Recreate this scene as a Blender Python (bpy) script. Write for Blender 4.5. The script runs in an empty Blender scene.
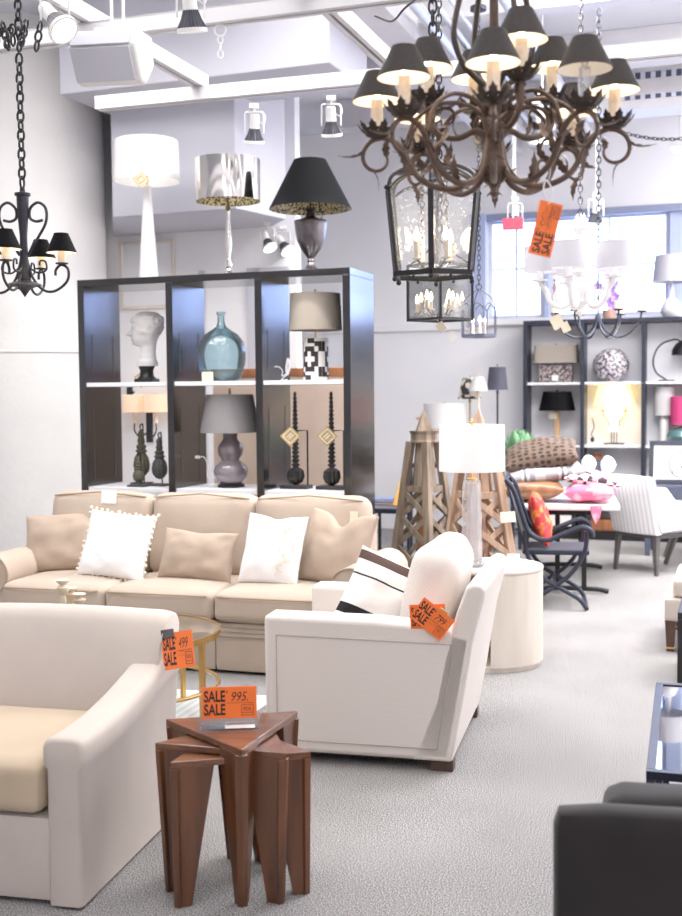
import bpy, bmesh, math, random
from mathutils import Vector, Matrix, noise
V = Vector
R = math.radians
PI = math.pi
random.seed(7)
scene = bpy.context.scene
COL = scene.collection

# ------------------------------------------------------------------ camera
FPX, CAMH, HOR = 1150.0, 1.65, 392.0
tilt = math.atan((458 - HOR) / FPX)
cam_d = bpy.data.cameras.new('camera')
cam = bpy.data.objects.new('camera', cam_d)
COL.objects.link(cam)
cam_d.sensor_fit = 'VERTICAL'
cam_d.sensor_height = 36.0
cam_d.lens = FPX / 916 * 36.0
cam_d.clip_start = 0.05
cam_d.dof.use_dof = True
cam_d.dof.focus_distance = 5.0
cam_d.dof.aperture_fstop = 3.2
CR = (Matrix.Rotation(PI / 2 - tilt, 3, 'X') @ Matrix.Rotation(-0.009, 3, 'Z'))
cam.matrix_world = Matrix.Translation((0, 0, CAMH)) @ CR.to_4x4()
scene.camera = cam
CP = V((0, 0, CAMH))

def ray(px, py):
    return (CR @ V(((px - 341) / FPX, -(py - 458) / FPX, -1.0)))
def P(px, py, Y):
    d = ray(px, py)
    return CP + d * (Y / d.y)
def F(px, py, z):
    d = ray(px, py)
    return CP + d * ((z - CAMH) / d.z)
def HIT(px, py, p, n):
    d = ray(px, py)
    n = V(n)
    return CP + d * ((V(p) - CP).dot(n) / d.dot(n))
def XZ(px, z, Y):
    """point at height z and depth Y that shows in photo column px"""
    d0, d1 = ray(px, 0), ray(px, 916)
    a = CP + d0 * (Y / d0.y); b = CP + d1 * (Y / d1.y)
    t = (z - a.z) / (b.z - a.z)
    return a.lerp(b, t)

# ------------------------------------------------------------------ materials
def lin(c):
    return tuple(((x / 255) / 12.92 if x / 255 <= 0.04045 else ((x / 255 + 0.055) / 1.055) ** 2.4) for x in c) + (1,)
class NT:
    def __init__(s, name):
        s.m = bpy.data.materials.new(name); s.m.use_nodes = True
        s.t = s.m.node_tree; s.n = s.t.nodes
        s.b = s.n['Principled BSDF']; s.o = s.n['Material Output']
    def add(s, kind, **kw):
        x = s.n.new(kind)
        for k, v in kw.items(): setattr(x, k, v)
        return x
    def link(s, a, b): s.t.links.new(a, b)
    def coord(s, scale=(1, 1, 1), rot=(0, 0, 0), out='Object'):
        c = s.add('ShaderNodeTexCoord'); m = s.add('ShaderNodeMapping')
        m.inputs['Scale'].default_value = scale; m.inputs['Rotation'].default_value = rot
        s.link(c.outputs[out], m.inputs['Vector']); return m.outputs['Vector']
    def ramp(s, fac, stops, interp='LINEAR'):
        r = s.add('ShaderNodeValToRGB'); r.color_ramp.interpolation = interp
        e = r.color_ramp.elements
        while len(e) < len(stops): e.new(0.5)
        for k, (p, c) in enumerate(stops):
            e[k].position = p; e[k].color = c if len(c) == 4 else lin(c)
        s.link(fac, r.inputs['Fac']); return r.outputs['Color']
    def bump(s, h, strength=0.3, dist=0.002):
        b = s.add('ShaderNodeBump'); b.inputs['Strength'].default_value = strength; b.inputs['Distance'].default_value = dist
        s.link(h, b.inputs['Height']); s.link(b.outputs['Normal'], s.b.inputs['Normal'])
    def noise(s, vec, scale, detail=3):
        x = s.add('ShaderNodeTexNoise'); x.inputs['Scale'].default_value = scale; x.inputs['Detail'].default_value = detail
        s.link(vec, x.inputs['Vector']); return x.outputs['Fac']
    def math(s, op, a, b=None):
        x = s.add('ShaderNodeMath', operation=op)
        for i, q in enumerate((a, b)):
            if q is None: continue
            if isinstance(q, (int, float)): x.inputs[i].default_value = q
            else: s.link(q, x.inputs[i])
        return x.outputs[0]

def mat(name, col, rough=0.5, metal=0.0, spec=0.5, var=0.06, vscale=14, bump=0.0, bscale=300, bdist=0.001, emit=None, es=0.0, sheen=0.0, coat=0.0):
    t = NT(name); b = t.b
    c = lin(col)
    b.inputs['Roughness'].default_value = rough; b.inputs['Metallic'].default_value = metal
    b.inputs['Specular IOR Level'].default_value = spec
    if sheen: b.inputs['Sheen Weight'].default_value = sheen
    if coat: b.inputs['Coat Weight'].default_value = coat; b.inputs['Coat Roughness'].default_value = 0.08
    vec = t.coord()
    n = t.noise(vec, vscale)
    lo = tuple(max(0, x * (1 - var)) for x in c[:3]) + (1,); hi = tuple(min(1, x * (1 + var)) for x in c[:3]) + (1,)
    t.link(t.ramp(n, [(0.3, lo), (0.7, hi)]), b.inputs['Base Color'])
    if bump: t.bump(t.noise(vec, bscale, 2), bump, bdist)
    if emit: b.inputs['Emission Color'].default_value = lin(emit); b.inputs['Emission Strength'].default_value = es
    return t.m
def fabric(name, col, var=0.05, weave=420, bump=0.35, rough=0.9):
    t = NT(name); b = t.b; c = lin(col)
    b.inputs['Roughness'].default_value = rough; b.inputs['Specular IOR Level'].default_value = 0.15
    b.inputs['Sheen Weight'].default_value = 0.15
    vec = t.coord()
    n = t.noise(vec, 5, 4); n2 = t.noise(vec, weave, 2)
    s = t.math('ADD', t.math('MULTIPLY', n, 0.6), t.math('MULTIPLY', n2, 0.4))
    lo = tuple(max(0, x * (1 - var * 2)) for x in c[:3]) + (1,); hi = tuple(min(1, x * (1 + var)) for x in c[:3]) + (1,)
    t.link(t.ramp(s, [(0.35, lo), (0.65, hi)]), b.inputs['Base Color'])
    t.bump(n2, bump, 0.0015)
    return t.m
def wood(name, c0, c1, scale=(30, 30, 2.5), rough=0.4, coat=0.0, spec=0.5):
    t = NT(name); b = t.b
    vec = t.coord(scale)
    n = t.noise(vec, 1.0, 6); n2 = t.noise(t.coord((3, 3, 1)), 2.0, 2)
    s = t.math('ADD', t.math('MULTIPLY', n, 0.7), t.math('MULTIPLY', n2, 0.3))
    t.link(t.ramp(s, [(0.3, c0), (0.5, tuple((a + d) / 2 for a, d in zip(c0, c1))), (0.7, c1)]), b.inputs['Base Color'])
    b.inputs['Roughness'].default_value = rough; b.inputs['Specular IOR Level'].default_value = spec
    if coat: b.inputs['Coat Weight'].default_value = coat
    t.bump(n, 0.15, 0.001)
    return t.m
def stripes(name, axis, period, stops, bump=True, offset=0.0, rough=0.9):
    t = NT(name); b = t.b
    c = t.add('ShaderNodeTexCoord'); sp = t.add('ShaderNodeSeparateXYZ')
    t.link(c.outputs['Object'], sp.inputs[0])
    f = t.math('FRACT', t.math('ADD', t.math('DIVIDE', sp.outputs[axis], period), offset + 100.0))
    t.link(t.ramp(f, stops, 'CONSTANT'), b.inputs['Base Color'])
    b.inputs['Roughness'].default_value = rough; b.inputs['Specular IOR Level'].default_value = 0.15
    if bump: t.bump(t.noise(c.outputs['Object'], 380, 2), 0.3, 0.0012)
    return t.m
def thin_glass(name, tint=(245, 250, 252), rough=0.02, base=0.06, seeds=False, milk=0.0):
    t = NT(name)
    tr = t.add('ShaderNodeBsdfTransparent'); tr.inputs[0].default_value = lin(tint)
    gl = t.add('ShaderNodeBsdfGlossy'); gl.inputs['Roughness'].default_value = rough
    fr = t.add('ShaderNodeFresnel'); fr.inputs[0].default_value = 1.45
    mx = t.add('ShaderNodeMixShader')
    fac = t.math('ADD', t.math('MULTIPLY', fr.outputs[0], 0.9), base)
    if seeds:
        v = t.add('ShaderNodeTexVoronoi'); v.inputs['Scale'].default_value = 60
        t.link(t.coord(), v.inputs['Vector'])
        sd = t.math('LESS_THAN', v.outputs['Distance'], 0.22)
        pass
    t.link(fac, mx.inputs[0]); t.link(tr.outputs[0], mx.inputs[1]); t.link(gl.outputs[0], mx.inputs[2])
    out = mx.outputs[0]
    if milk:
        d = t.add('ShaderNodeBsdfTranslucent'); d.inputs[0].default_value = (.9, .92, .95, 1); m2 = t.add('ShaderNodeMixShader')
        d2 = t.add('ShaderNodeBsdfDiffuse'); d2.inputs[0].default_value = (.9, .92, .95, 1); ad = t.add('ShaderNodeMixShader')
        t.link(d.outputs[0], ad.inputs[1]); t.link(d2.outputs[0], ad.inputs[2])
        m2.inputs[0].default_value = milk; t.link(out, m2.inputs[1]); t.link(ad.outputs[0], m2.inputs[2]); out = m2.outputs[0]
        if seeds: t.link(t.math('ADD', t.math('MULTIPLY', sd, 0.25), milk), m2.inputs[0])
    t.link(out, t.o.inputs['Surface'])
    return t.m
def shade_mat(name, col, transl=0.45, emit=0.0, ecol=(255, 230, 190)):
    t = NT(name)
    d = t.add('ShaderNodeBsdfDiffuse'); tr = t.add('ShaderNodeBsdfTranslucent'); mx = t.add('ShaderNodeMixShader')
    n = t.noise(t.coord((1, 1, 1)), 260, 2)
    c = lin(col); lo = tuple(x * 0.94 for x in c[:3]) + (1,)
    cc = t.ramp(n, [(0.3, lo), (0.7, c)])
    t.link(cc, d.inputs[0]); t.link(cc, tr.inputs[0]); mx.inputs[0].default_value = transl
    t.link(d.outputs[0], mx.inputs[1]); t.link(tr.outputs[0], mx.inputs[2])
    out = mx.outputs[0]
    if emit:
        e = t.add('ShaderNodeEmission'); e.inputs[0].default_value = lin(ecol); e.inputs[1].default_value = emit
        ad = t.add('ShaderNodeAddShader'); t.link(out, ad.inputs[0]); t.link(e.outputs[0], ad.inputs[1]); out = ad.outputs[0]
    t.link(out, t.o.inputs['Surface'])
    return t.m
def emis(name, col, s):
    t = NT(name); e = t.add('ShaderNodeEmission'); e.inputs[0].default_value = lin(col); e.inputs[1].default_value = s
    t.link(e.outputs[0], t.o.inputs['Surface']); return t.m

def carpet():
    t = NT('grey_carpet'); b = t.b
    vec = t.coord()
    n = t.noise(vec, 210, 5); n2 = t.noise(vec, 1.6, 3)
    s = t.math('ADD', t.math('MULTIPLY', n, 0.93), t.math('MULTIPLY', n2, 0.07))
    t.link(t.ramp(s, [(0.36, (48, 46, 46)), (0.5, (128, 125, 125)), (0.64, (194, 191, 190))]), b.inputs['Base Color'])
    b.inputs['Roughness'].default_value = 0.95; b.inputs['Specular IOR Level'].default_value = 0.1
    t.bump(n, 0.08, 0.002); return t.m
def chevron(name, col):
    t = NT(name); b = t.b; c = lin(col)
    b.inputs['Roughness'].default_value = 0.9; b.inputs['Specular IOR Level'].default_value = 0.15
    co = t.add('ShaderNodeTexCoord'); sp = t.add('ShaderNodeSeparateXYZ'); t.link(co.outputs['Object'], sp.inputs[0])
    xy = t.math('ADD', sp.outputs[0], t.math('MULTIPLY', sp.outputs[1], 0.35))
    z = t.math('PINGPONG', sp.outputs[2], 0.014)
    u = t.math('FRACT', t.math('ADD', t.math('DIVIDE', t.math('ADD', xy, z), 0.016), 200.0))
    lo = tuple(x * 0.86 for x in c[:3]) + (1,)
    t.link(t.ramp(u, [(0.0, c), (0.35, c), (0.5, lo), (0.65, c)]), b.inputs['Base Color'])
    t.bump(u, 0.25, 0.001); return t.m
def dots(name, base, dot, scale, thr):
    t = NT(name); b = t.b
    v = t.add('ShaderNodeTexVoronoi'); v.inputs['Scale'].default_value = scale; v.inputs['Randomness'].default_value = 0.35; v.voronoi_dimensions = '2D'
    co = t.add('ShaderNodeTexCoord'); sp = t.add('ShaderNodeSeparateXYZ'); cb = t.add('ShaderNodeCombineXYZ'); t.link(co.outputs['Object'], sp.inputs[0])
    t.link(sp.outputs[0], cb.inputs[0]); t.link(t.math('ADD', sp.outputs[1], t.math('MULTIPLY', sp.outputs[2], 1.1)), cb.inputs[1]); t.link(cb.outputs[0], v.inputs['Vector'])
    f = t.math('LESS_THAN', v.outputs['Distance'], thr)
    t.link(t.ramp(f, [(0.0, base), (0.5, dot)], 'CONSTANT'), b.inputs['Base Color'])
    b.inputs['Roughness'].default_value = 0.9; return t.m
def houndstooth(name):
    t = NT(name); b = t.b
    ck = t.add('ShaderNodeTexChecker'); ck.inputs['Scale'].default_value = 15
    ck.inputs['Color1'].default_value = lin((238, 214, 218)); ck.inputs['Color2'].default_value = lin((42, 34, 40))
    t.link(t.coord((1, 1, 1), (0, 0, 0.6)), ck.inputs['Vector'])
    n = t.noise(t.coord(), 9, 1)
    mx = t.add('ShaderNodeMixRGB'); t.link(t.math('GREATER_THAN', n, 0.55), mx.inputs[0]); t.link(ck.outputs[0], mx.inputs[1]); mx.inputs[2].default_value = lin((240, 130, 165))
    t.link(mx.outputs[0], b.inputs['Base Color']); b.inputs['Roughness'].default_value = 0.9; return t.m
def splotch(name, c0, c1, scale, thr=0.5, rough=0.6, soft=0.06, detail=2):
    t = NT(name); b = t.b
    n = t.noise(t.coord(), scale, detail)
    t.link(t.ramp(n, [(thr - soft, c0), (thr + soft, c1)]), b.inputs['Base Color'])
    b.inputs['Roughness'].default_value = rough; t.bump(n, 0.4, 0.004); return t.m

M = {}
M['carpet'] = carpet()
M['wall'] = mat('white_wall_paint', (240, 239, 242), 0.9, var=0.015, vscale=2, spec=0.2)
M['plaster'] = mat('white_plaster', (232, 229, 228), 0.9, var=0.03, vscale=3, spec=0.2, bump=0.3, bscale=18, bdist=0.01)
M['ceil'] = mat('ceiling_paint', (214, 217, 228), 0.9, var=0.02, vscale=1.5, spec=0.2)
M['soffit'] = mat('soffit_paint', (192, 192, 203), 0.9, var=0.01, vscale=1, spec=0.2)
M['strut'] = mat('strut_paint', (206, 204, 208), 0.55, var=0.03, vscale=8)
M['wmetal'] = mat('white_enamel', (232, 230, 230), 0.4, var=0.02)
M['groove'] = mat('groove_dark', (70, 66, 66), 0.7)
M['black'] = mat('black_metal', (24, 23, 26), 0.45, metal=0.3, var=0.1)
M['iron'] = mat('wrought_iron', (38, 38, 46), 0.5, metal=0.5, var=0.15, vscale=40, bump=0.3, bscale=60, bdist=0.002)
M['rust'] = mat('bronze_iron', (84, 64, 52), 0.5, metal=0.35, var=0.3, vscale=30, bump=0.5, bscale=50, bdist=0.003)
M['rustd'] = mat('dark_leaf_iron', (56, 44, 38), 0.55, metal=0.3, var=0.3, vscale=30, bump=0.4, bscale=60, bdist=0.003)
M['bshade'] = mat('dark_shade_cloth', (58, 54, 52), 0.85, var=0.12, vscale=120, spec=0.2)
M['bshade2'] = mat('black_shade_cloth', (5, 5, 8), 0.85, var=0.15, vscale=90, spec=0.12)
M['shadein'] = mat('glowing_shade_lining', (250, 238, 222), 0.9, var=0.02, emit=(255, 232, 205), es=0.22)  # part of the bulb glow is put into the lining as emission
M['candle'] = mat('wax_sleeve', (238, 222, 200), 0.6, var=0.1, vscale=60, bump=0.5, bscale=90, bdist=0.003)
M['bulb'] = emis('lit_bulb', (255, 226, 180), 14)
M['bulbc'] = thin_glass('unlit_bulb_glass', (240, 240, 240), 0.05, 0.1)
M['linen'] = fabric('beige_linen', (194, 182, 173), 0.04)
M['linend'] = fabric('tan_seat_linen', (186, 166, 142), 0.04)
M['sofa'] = fabric('tan_cotton', (180, 162, 146), 0.045)
M['sofap'] = fabric('tan_pillow', (172, 152, 135), 0.05)
M['piping'] = fabric('tan_piping', (150, 128, 106), 0.05)
M['whitec'] = fabric('white_cotton', (240, 239, 240), 0.02)
M['chev'] = chevron('chevron_fabric', (222, 213, 206))
M['chevs'] = fabric('chair_seam', (176, 166, 160), 0.04)
M['dark'] = fabric('charcoal_upholstery', (36, 33, 34), 0.1)
M['walnut'] = wood('walnut', lin((50, 26, 13)), lin((110, 63, 33)), (26, 26, 2.2), 0.38, 0.25)
M['walnutt'] = wood('walnut_top', lin((66, 36, 22)), lin((126, 76, 46)), (6, 40, 20), 0.3, 0.35)
M['espresso'] = mat('espresso_laminate', (10, 9, 11), 0.22, var=0.1, vscale=20, spec=0.75, coat=0.2)
M['espressof'] = mat('espresso_edge', (14, 12, 14), 0.45, var=0.1, vscale=20)
M['shelfw'] = mat('shelf_white', (232, 232, 238), 0.45, var=0.02)
M['orange'] = mat('orange_card', (248, 112, 40), 0.6, var=0.03, vscale=5)
M['ink'] = mat('black_ink', (30, 16, 18), 0.6)
M['paper'] = mat('paper_white', (240, 236, 232), 0.7, var=0.02)
M['acrylic'] = thin_glass('clear_acrylic', (250, 252, 253), 0.03, 0.03, False, 0.05)
M['glass'] = thin_glass('clear_glass', (250, 252, 253), 0.02, 0.02)
M['seeded'] = thin_glass('seeded_glass', (250, 252, 255), 0.05, 0.02, True, 0.06)
M['teal'] = thin_glass('aqua_glass', (212, 235, 241), 0.04, 0.05, False, 0.04)
M['winglass'] = thin_glass('window_glass', (250, 252, 255), 0.0, 0.0)
M['lampglass'] = thin_glass('thick_lamp_glass', (250, 250, 252), 0.06, 0.04, False, 0.16)
M['tableglass'] = thin_glass('table_top_glass', (216, 226, 230), 0.02, 0.35)
M['gold'] = mat('brushed_gold', (206, 164, 98), 0.3, metal=1.0, var=0.08)
M['goldp'] = mat('gold_tag_card', (176, 150, 96), 0.45, metal=0.3, var=0.08)
M['cream_tag'] = mat('cream_tag_card', (226, 214, 188), 0.6, var=0.03)
M['chrome'] = mat('polished_silver', (225, 220, 216), 0.08, metal=1.0, var=0.02)
M['pewter'] = mat('aged_pewter', (98, 92, 96), 0.26, metal=0.9, var=0.15, vscale=20)
M['leafgold'] = splotch('leaf_gold_lining', (40, 36, 28), (196, 178, 130), 60, 0.5, 0.35)
M['wshade'] = shade_mat('white_linen_shade', (244, 242, 242), 0.3)
M['cshade'] = shade_mat('cream_lit_shade', (250, 240, 205), 0.5, 0.55, (255, 236, 180))
M['gshade'] = shade_mat('grey_linen_shade', (150, 146, 148), 0.25)
M['tshade'] = shade_mat('taupe_linen_shade', (178, 168, 156), 0.25)
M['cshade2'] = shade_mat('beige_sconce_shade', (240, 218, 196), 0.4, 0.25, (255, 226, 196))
M['gwshade'] = shade_mat('pale_grey_shade', (206, 204, 212), 0.15)
M['bshade3'] = mat('charcoal_shade_cloth', (66, 66, 78), 0.8, var=0.1, vscale=90, spec=0.2)
M['shelfback'] = mat('shelf_back_white', (240, 240, 246), 0.8, var=0.01)
M['wceramic2'] = mat('pale_grey_glaze', (214, 212, 220), 0.2, var=0.02)
M['turnedpink'] = mat('pink_brown_wood', (170, 128, 132), 0.6, var=0.15)
M['navyfab'] = fabric('navy_sling', (44, 48, 64), 0.08)
M['pstripex'] = stripes('striped_seat_fabric_upright', 0, 0.046, [(0.0, (244, 243, 245)), (0.50, (176, 173, 186)), (0.62, (238, 237, 240)), (0.78, (200, 197, 208)), (0.86, (238, 237, 240))])
M['pshade'] = shade_mat('pink_shade', (238, 88, 148), 0.35)
M['gceramic'] = mat('grey_glaze', (126, 116, 122), 0.12, var=0.06, spec=0.7, coat=0.5)
M['tceramic'] = mat('teal_glaze', (70, 110, 114), 0.12, var=0.1, spec=0.7, coat=0.5)
M['wceramic'] = mat('white_glaze', (240, 238, 240), 0.15, var=0.02, coat=0.4)
M['stone'] = mat('pale_plaster_cast', (208, 204, 204), 0.8, var=0.06, vscale=20, bump=0.2, bscale=60, bdist=0.003)
M['olive'] = mat('olive_wood', (74, 70, 54), 0.7, var=0.25, vscale=30, bump=0.4, bscale=50, bdist=0.004)
M['slate'] = mat('dark_grey_wood', (56, 56, 54), 0.7, var=0.2, vscale=30, bump=0.4, bscale=50, bdist=0.004)
M['ebony'] = mat('ebonised_wood', (26, 24, 24), 0.5, var=0.2, vscale=30)
M['barn'] = wood('reclaimed_wood', lin((82, 69, 58)), lin((158, 141, 124)), (24, 24, 2), 0.85, spec=0.2)
M['barn_lit'] = wood('reclaimed_wood_pink_lit', lin((124, 94, 76)), lin((200, 168, 144)), (24, 24, 2), 0.85, spec=0.2)  # lighter pinker copy of the wood, with pinkish light put into its colour
M['drum'] = wood('bleached_veneer', lin((208, 196, 182)), lin((226, 216, 204)), (14, 14, 2), 0.55)
M['turned'] = wood('pale_turned_wood', lin((206, 186, 158)), lin((232, 216, 192)), (14, 14, 4), 0.6)
M['navy'] = mat('navy_black_metal', (34, 38, 54), 0.45, metal=0.3, var=0.1)
M['tabletop'] = mat('folding_table_plastic', (232, 230, 232), 0.5, var=0.03, vscale=60)
M['pstripe'] = stripes('striped_seat_fabric', 1, 0.052, [(0.0, (244, 242, 244)), (0.55, (206, 203, 212)), (0.66, (244, 242, 244)), (0.80, (222, 219, 226)), (0.86, (244, 242, 244))])
M['bstripe'] = stripes('bold_striped_fabric', 1, 0.45, [(0.0, (238, 234, 230)), (0.13, (40, 36, 38)), (0.15, (238, 234, 230)), (0.30, (84, 66, 60)), (0.40, (238, 234, 230)), (0.46, (206, 184, 164)), (0.52, (238, 234, 230)), (0.70, (34, 32, 36)), (0.81, (238, 234, 230))])
M['gstripe'] = stripes('grey_striped_fabric', 0, 0.30, [(0.0, (168, 164, 168)), (0.35, (228, 226, 226)), (0.42, (120, 124, 130)), (0.5, (228, 226, 226)), (0.57, (150, 150, 156)), (0.72, (200, 198, 200))])
M['polka'] = dots('polka_dot_fabric', (98, 79, 66), (44, 31, 28), 17, 0.33)
M['hound'] = houndstooth('houndstooth_fabric')
M['pink'] = splotch('pink_print_fabric', (232, 104, 140), (246, 168, 186), 14, 0.56, 0.8)
M['leather'] = splotch('brown_leather', (118, 76, 48), (164, 116, 78), 9, 0.5, 0.32, 0.2)
M['redprint'] = splotch('red_print_fabric', (206, 44, 52), (240, 140, 60), 16, 0.56, 0.85)
M['leaf'] = mat('green_leaf', (104, 150, 108), 0.5, var=0.25, vscale=8)
M['terra'] = mat('terracotta', (196, 152, 128), 0.8, var=0.08)
M['peach'] = mat('peach_coral', (238, 196, 172), 0.7, var=0.12, vscale=20)
M['coral'] = splotch('shell_mosaic', (70, 66, 86), (214, 204, 206), 34, 0.5, 0.4)
M['mosaic'] = splotch('dark_mosaic', (52, 42, 44), (168, 152, 150), 46, 0.52, 0.4)
M['animal'] = splotch('black_white_print', (44, 40, 42), (228, 216, 196), 16, 0.5, 0.8, 0.03, 1)
M['lilac'] = mat('lilac_petal', (196, 160, 232), 0.7, var=0.1)
M['bluegrey'] = mat('blue_grey_lacquer', (70, 76, 96), 0.3, var=0.06)
M['tanwood'] = wood('tan_wood', lin((176, 134, 90)), lin((214, 176, 130)), (20, 20, 3), 0.6)
M['brownwood'] = wood('brown_wood', lin((110, 62, 36)), lin((176, 110, 66)), (20, 20, 3), 0.5)
M['legwood'] = wood('dark_leg_wood', lin((48, 30, 24)), lin((84, 54, 40)), (30, 30, 3), 0.45)
M['greywood'] = wood('grey_stained_wood', lin((56, 52, 52)), lin((88, 82, 80)), (30, 30, 3), 0.5)
M['headb'] = fabric('peach_panel_fabric', (214, 190, 172), 0.04)
M['rug'] = stripes('cream_rug', 0, 0.05, [(0.0, (214, 212, 208)), (0.5, (196, 194, 192))])
M['grille'] = stripes('duct_grille', 0, 0.09, [(0.0, (196, 200, 214)), (0.45, (70, 74, 96))], bump=False)
M['pipe'] = mat('galvanised_pipe', (206, 208, 216), 0.35, metal=0.3, var=0.05)
M['art'] = mat('art_paper', (236, 236, 240), 0.7, var=0.02)
M['blue'] = mat('blue_book_cover', (92, 120, 186), 0.6)
M['yellow'] = mat('amber_board', (238, 178, 84), 0.7)
M['wire'] = mat('white_cord', (230, 228, 232), 0.5)
M['tube'] = emis('fluorescent_tube', (246, 248, 255), 3.0)
M['spotlit'] = emis('lit_spot_lens', (255, 250, 240), 9)
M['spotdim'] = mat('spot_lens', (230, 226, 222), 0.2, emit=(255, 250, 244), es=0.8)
M['finfin'] = mat('spot_heat_fins', (66, 66, 76), 0.45, metal=0.4, var=0.15)
M['red'] = mat('exit_red', (212, 60, 80), 0.5, emit=(230, 60, 90), es=0.4)

# ------------------------------------------------------------------ mesh builder
class MB:
    def __init__(s): s.v = []; s.f = []; s.mi = []; s.cur = 0
    def add(s, vs, fs, T=None):
        o = len(s.v)
        for p in vs:
            p = V(p)
            s.v.append(T @ p if T is not None else p)
        for f in fs: s.f.append([o + i for i in f]); s.mi.append(s.cur)
        return s
    def box(s, c, d, rz=0.0, T=None):
        x, y, z = d[0] / 2, d[1] / 2, d[2] / 2
        vs = [V((a * x, b * y, e * z)) for e in (-1, 1) for a, b in ((-1, -1), (1, -1), (1, 1), (-1, 1))]
        m = Matrix.Translation(c) @ Matrix.Rotation(rz, 4, 'Z')
        if T is not None: m = T @ m
        return s.add(vs, BOXF, m)
    def bx(s, x0, x1, y0, y1, z0, z1, T=None):
        return s.box(((x0 + x1) / 2, (y0 + y1) / 2, (z0 + z1) / 2), (abs(x1 - x0), abs(y1 - y0), abs(z1 - z0)), 0, T)
    def hexa(s, lo, hi, T=None):
        return s.add(list(lo) + list(hi), BOXF, T)
    def bar(s, a, b, w, h=None, up=(0, 0, 1)):
        """rectangular bar from a to b, w across and h along up"""
        a, b = V(a), V(b); h = h or w
        t = (b - a).normalized(); u = V(up)
        if abs(t.dot(u)) > 0.99: u = V((0, 1, 0))
        r = t.cross(u).normalized(); u = r.cross(t)
        q = lambda p: [p - r * w / 2 - u * h / 2, p + r * w / 2 - u * h / 2, p + r * w / 2 + u * h / 2, p - r * w / 2 + u * h / 2]
        return s.add(q(a) + q(b), BOXF)
    def prism(s, poly, z0, z1, T=None):
        n = len(poly)
        vs = [(p[0], p[1], z0) for p in poly] + [(p[0], p[1], z1) for p in poly]
        fs = [list(range(n))[::-1], list(range(n, 2 * n))] + [[i, (i + 1) % n, n + (i + 1) % n, n + i] for i in range(n)]
        return s.add(vs, fs, T)
    def extr(s, poly, d, T=None):
        """polygon of 3-D points pushed along d"""
        n = len(poly); d = V(d)
        vs = [V(p) for p in poly] + [V(p) + d for p in poly]
        fs = [list(range(n))[::-1], list(range(n, 2 * n))] + [[i, (i + 1) % n, n + (i + 1) % n, n + i] for i in range(n)]
        return s.add(vs, fs, T)
    def lathe(s, prof, seg=28, c=(0, 0, 0), cap=True, T=None, ribs=0, rib=0.0):
        c = V(c); vs = []; fs = []
        for (r, z) in prof:
            for k in range(seg):
                a = 2 * PI * k / seg
                rr = r * (1 + rib * math.cos(ribs * a)) if ribs else r
                vs.append(c + V((rr * math.cos(a), rr * math.sin(a), z)))
        n = len(prof)
        for i in range(n - 1):
            for k in range(seg):
                fs.append([i * seg + k, i * seg + (k + 1) % seg, (i + 1) * seg + (k + 1) % seg, (i + 1) * seg + k])
        if cap:
            if prof[0][0] > 1e-5: fs.append(list(range(seg))[::-1])
            if prof[-1][0] > 1e-5: fs.append([(n - 1) * seg + k for k in range(seg)])
        return s.add(vs, fs, T)
    def tube(s, pts, r, seg=8, closed=False, T=None, flat=1.0):
        pts = [V(p) for p in pts]; n = len(pts)
        rs = r if isinstance(r, (list, tuple)) else [r] * n
        tan = []
        for i in range(n):
            a = pts[(i - 1) % n] if (closed or i > 0) else pts[i]
            b = pts[(i + 1) % n] if (closed or i < n - 1) else pts[i]
            t = (b - a); tan.append(t.normalized() if t.length > 1e-9 else V((0, 0, 1)))
        u = tan[0].orthogonal().normalized(); vs = []; fs = []
        for i in range(n):
            t = tan[i]; u = (u - t * u.dot(t))
            u = u.normalized() if u.length > 1e-6 else t.orthogonal().normalized()
            w = t.cross(u)
            for k in range(seg):
                a = 2 * PI * k / seg
                vs.append(pts[i] + u * (rs[i] * math.cos(a)) + w * (rs[i] * flat * math.sin(a)))
        m = n if closed else n - 1
        for i in range(m):
            j = (i + 1) % n
            for k in range(seg):
                fs.append([i * seg + k, i * seg + (k + 1) % seg, j * seg + (k + 1) % seg, j * seg + k])
        if not closed:
            fs.append(list(range(seg))[::-1]); fs.append([(n - 1) * seg + k for k in range(seg)])
        return s.add(vs, fs, T)
    def ball(s, c, r, seg=14, rings=9, sc=(1, 1, 1), T=None):
        pr = [(max(1e-4, r * math.sin(PI * i / rings)), -r * math.cos(PI * i / rings)) for i in range(rings + 1)]
        m = Matrix.Translation(c) @ Matrix.Diagonal((sc[0], sc[1], sc[2], 1))
        if T is not None: m = T @ m
        return s.lathe(pr, seg, cap=True, T=m)
    def shade(s, r0, r1, h, z0=0.0, c=(0, 0, 0), seg=40, th=0.003, inner=None, T=None, pw=None):
        """hollow lamp shade, open at both ends; inner = material slot of the lining"""
        c = V(c)
        def ring(r, z):
            out = []
            for k in range(seg):
                a = 2 * PI * k / seg; x, y = math.cos(a), math.sin(a)
                if pw:
                    e = 0.25; x = math.copysign(abs(x) ** e, x); y = math.copysign(abs(y) ** e, y) * pw
                out.append(c + V((r * x, r * y, z)))
            return out
        vs = ring(r0, z0) + ring(r1, z0 + h) + ring(r1 - th, z0 + h) + ring(r0 - th, z0)
        cur = s.cur
        for q in range(4):
            if inner is not None: s.cur = inner if q == 2 else cur
            o = ((q + 1) % 4) * seg
            fs = [[q * seg + k, q * seg + (k + 1) % seg, o + (k + 1) % seg, o + k] for k in range(seg)]
            if q == 0: base = len(s.v); s.add(vs, fs, T)
            else:
                for f in fs: s.f.append([base + i for i in f]); s.mi.append(s.cur)
        s.cur = cur
        return s
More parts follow.
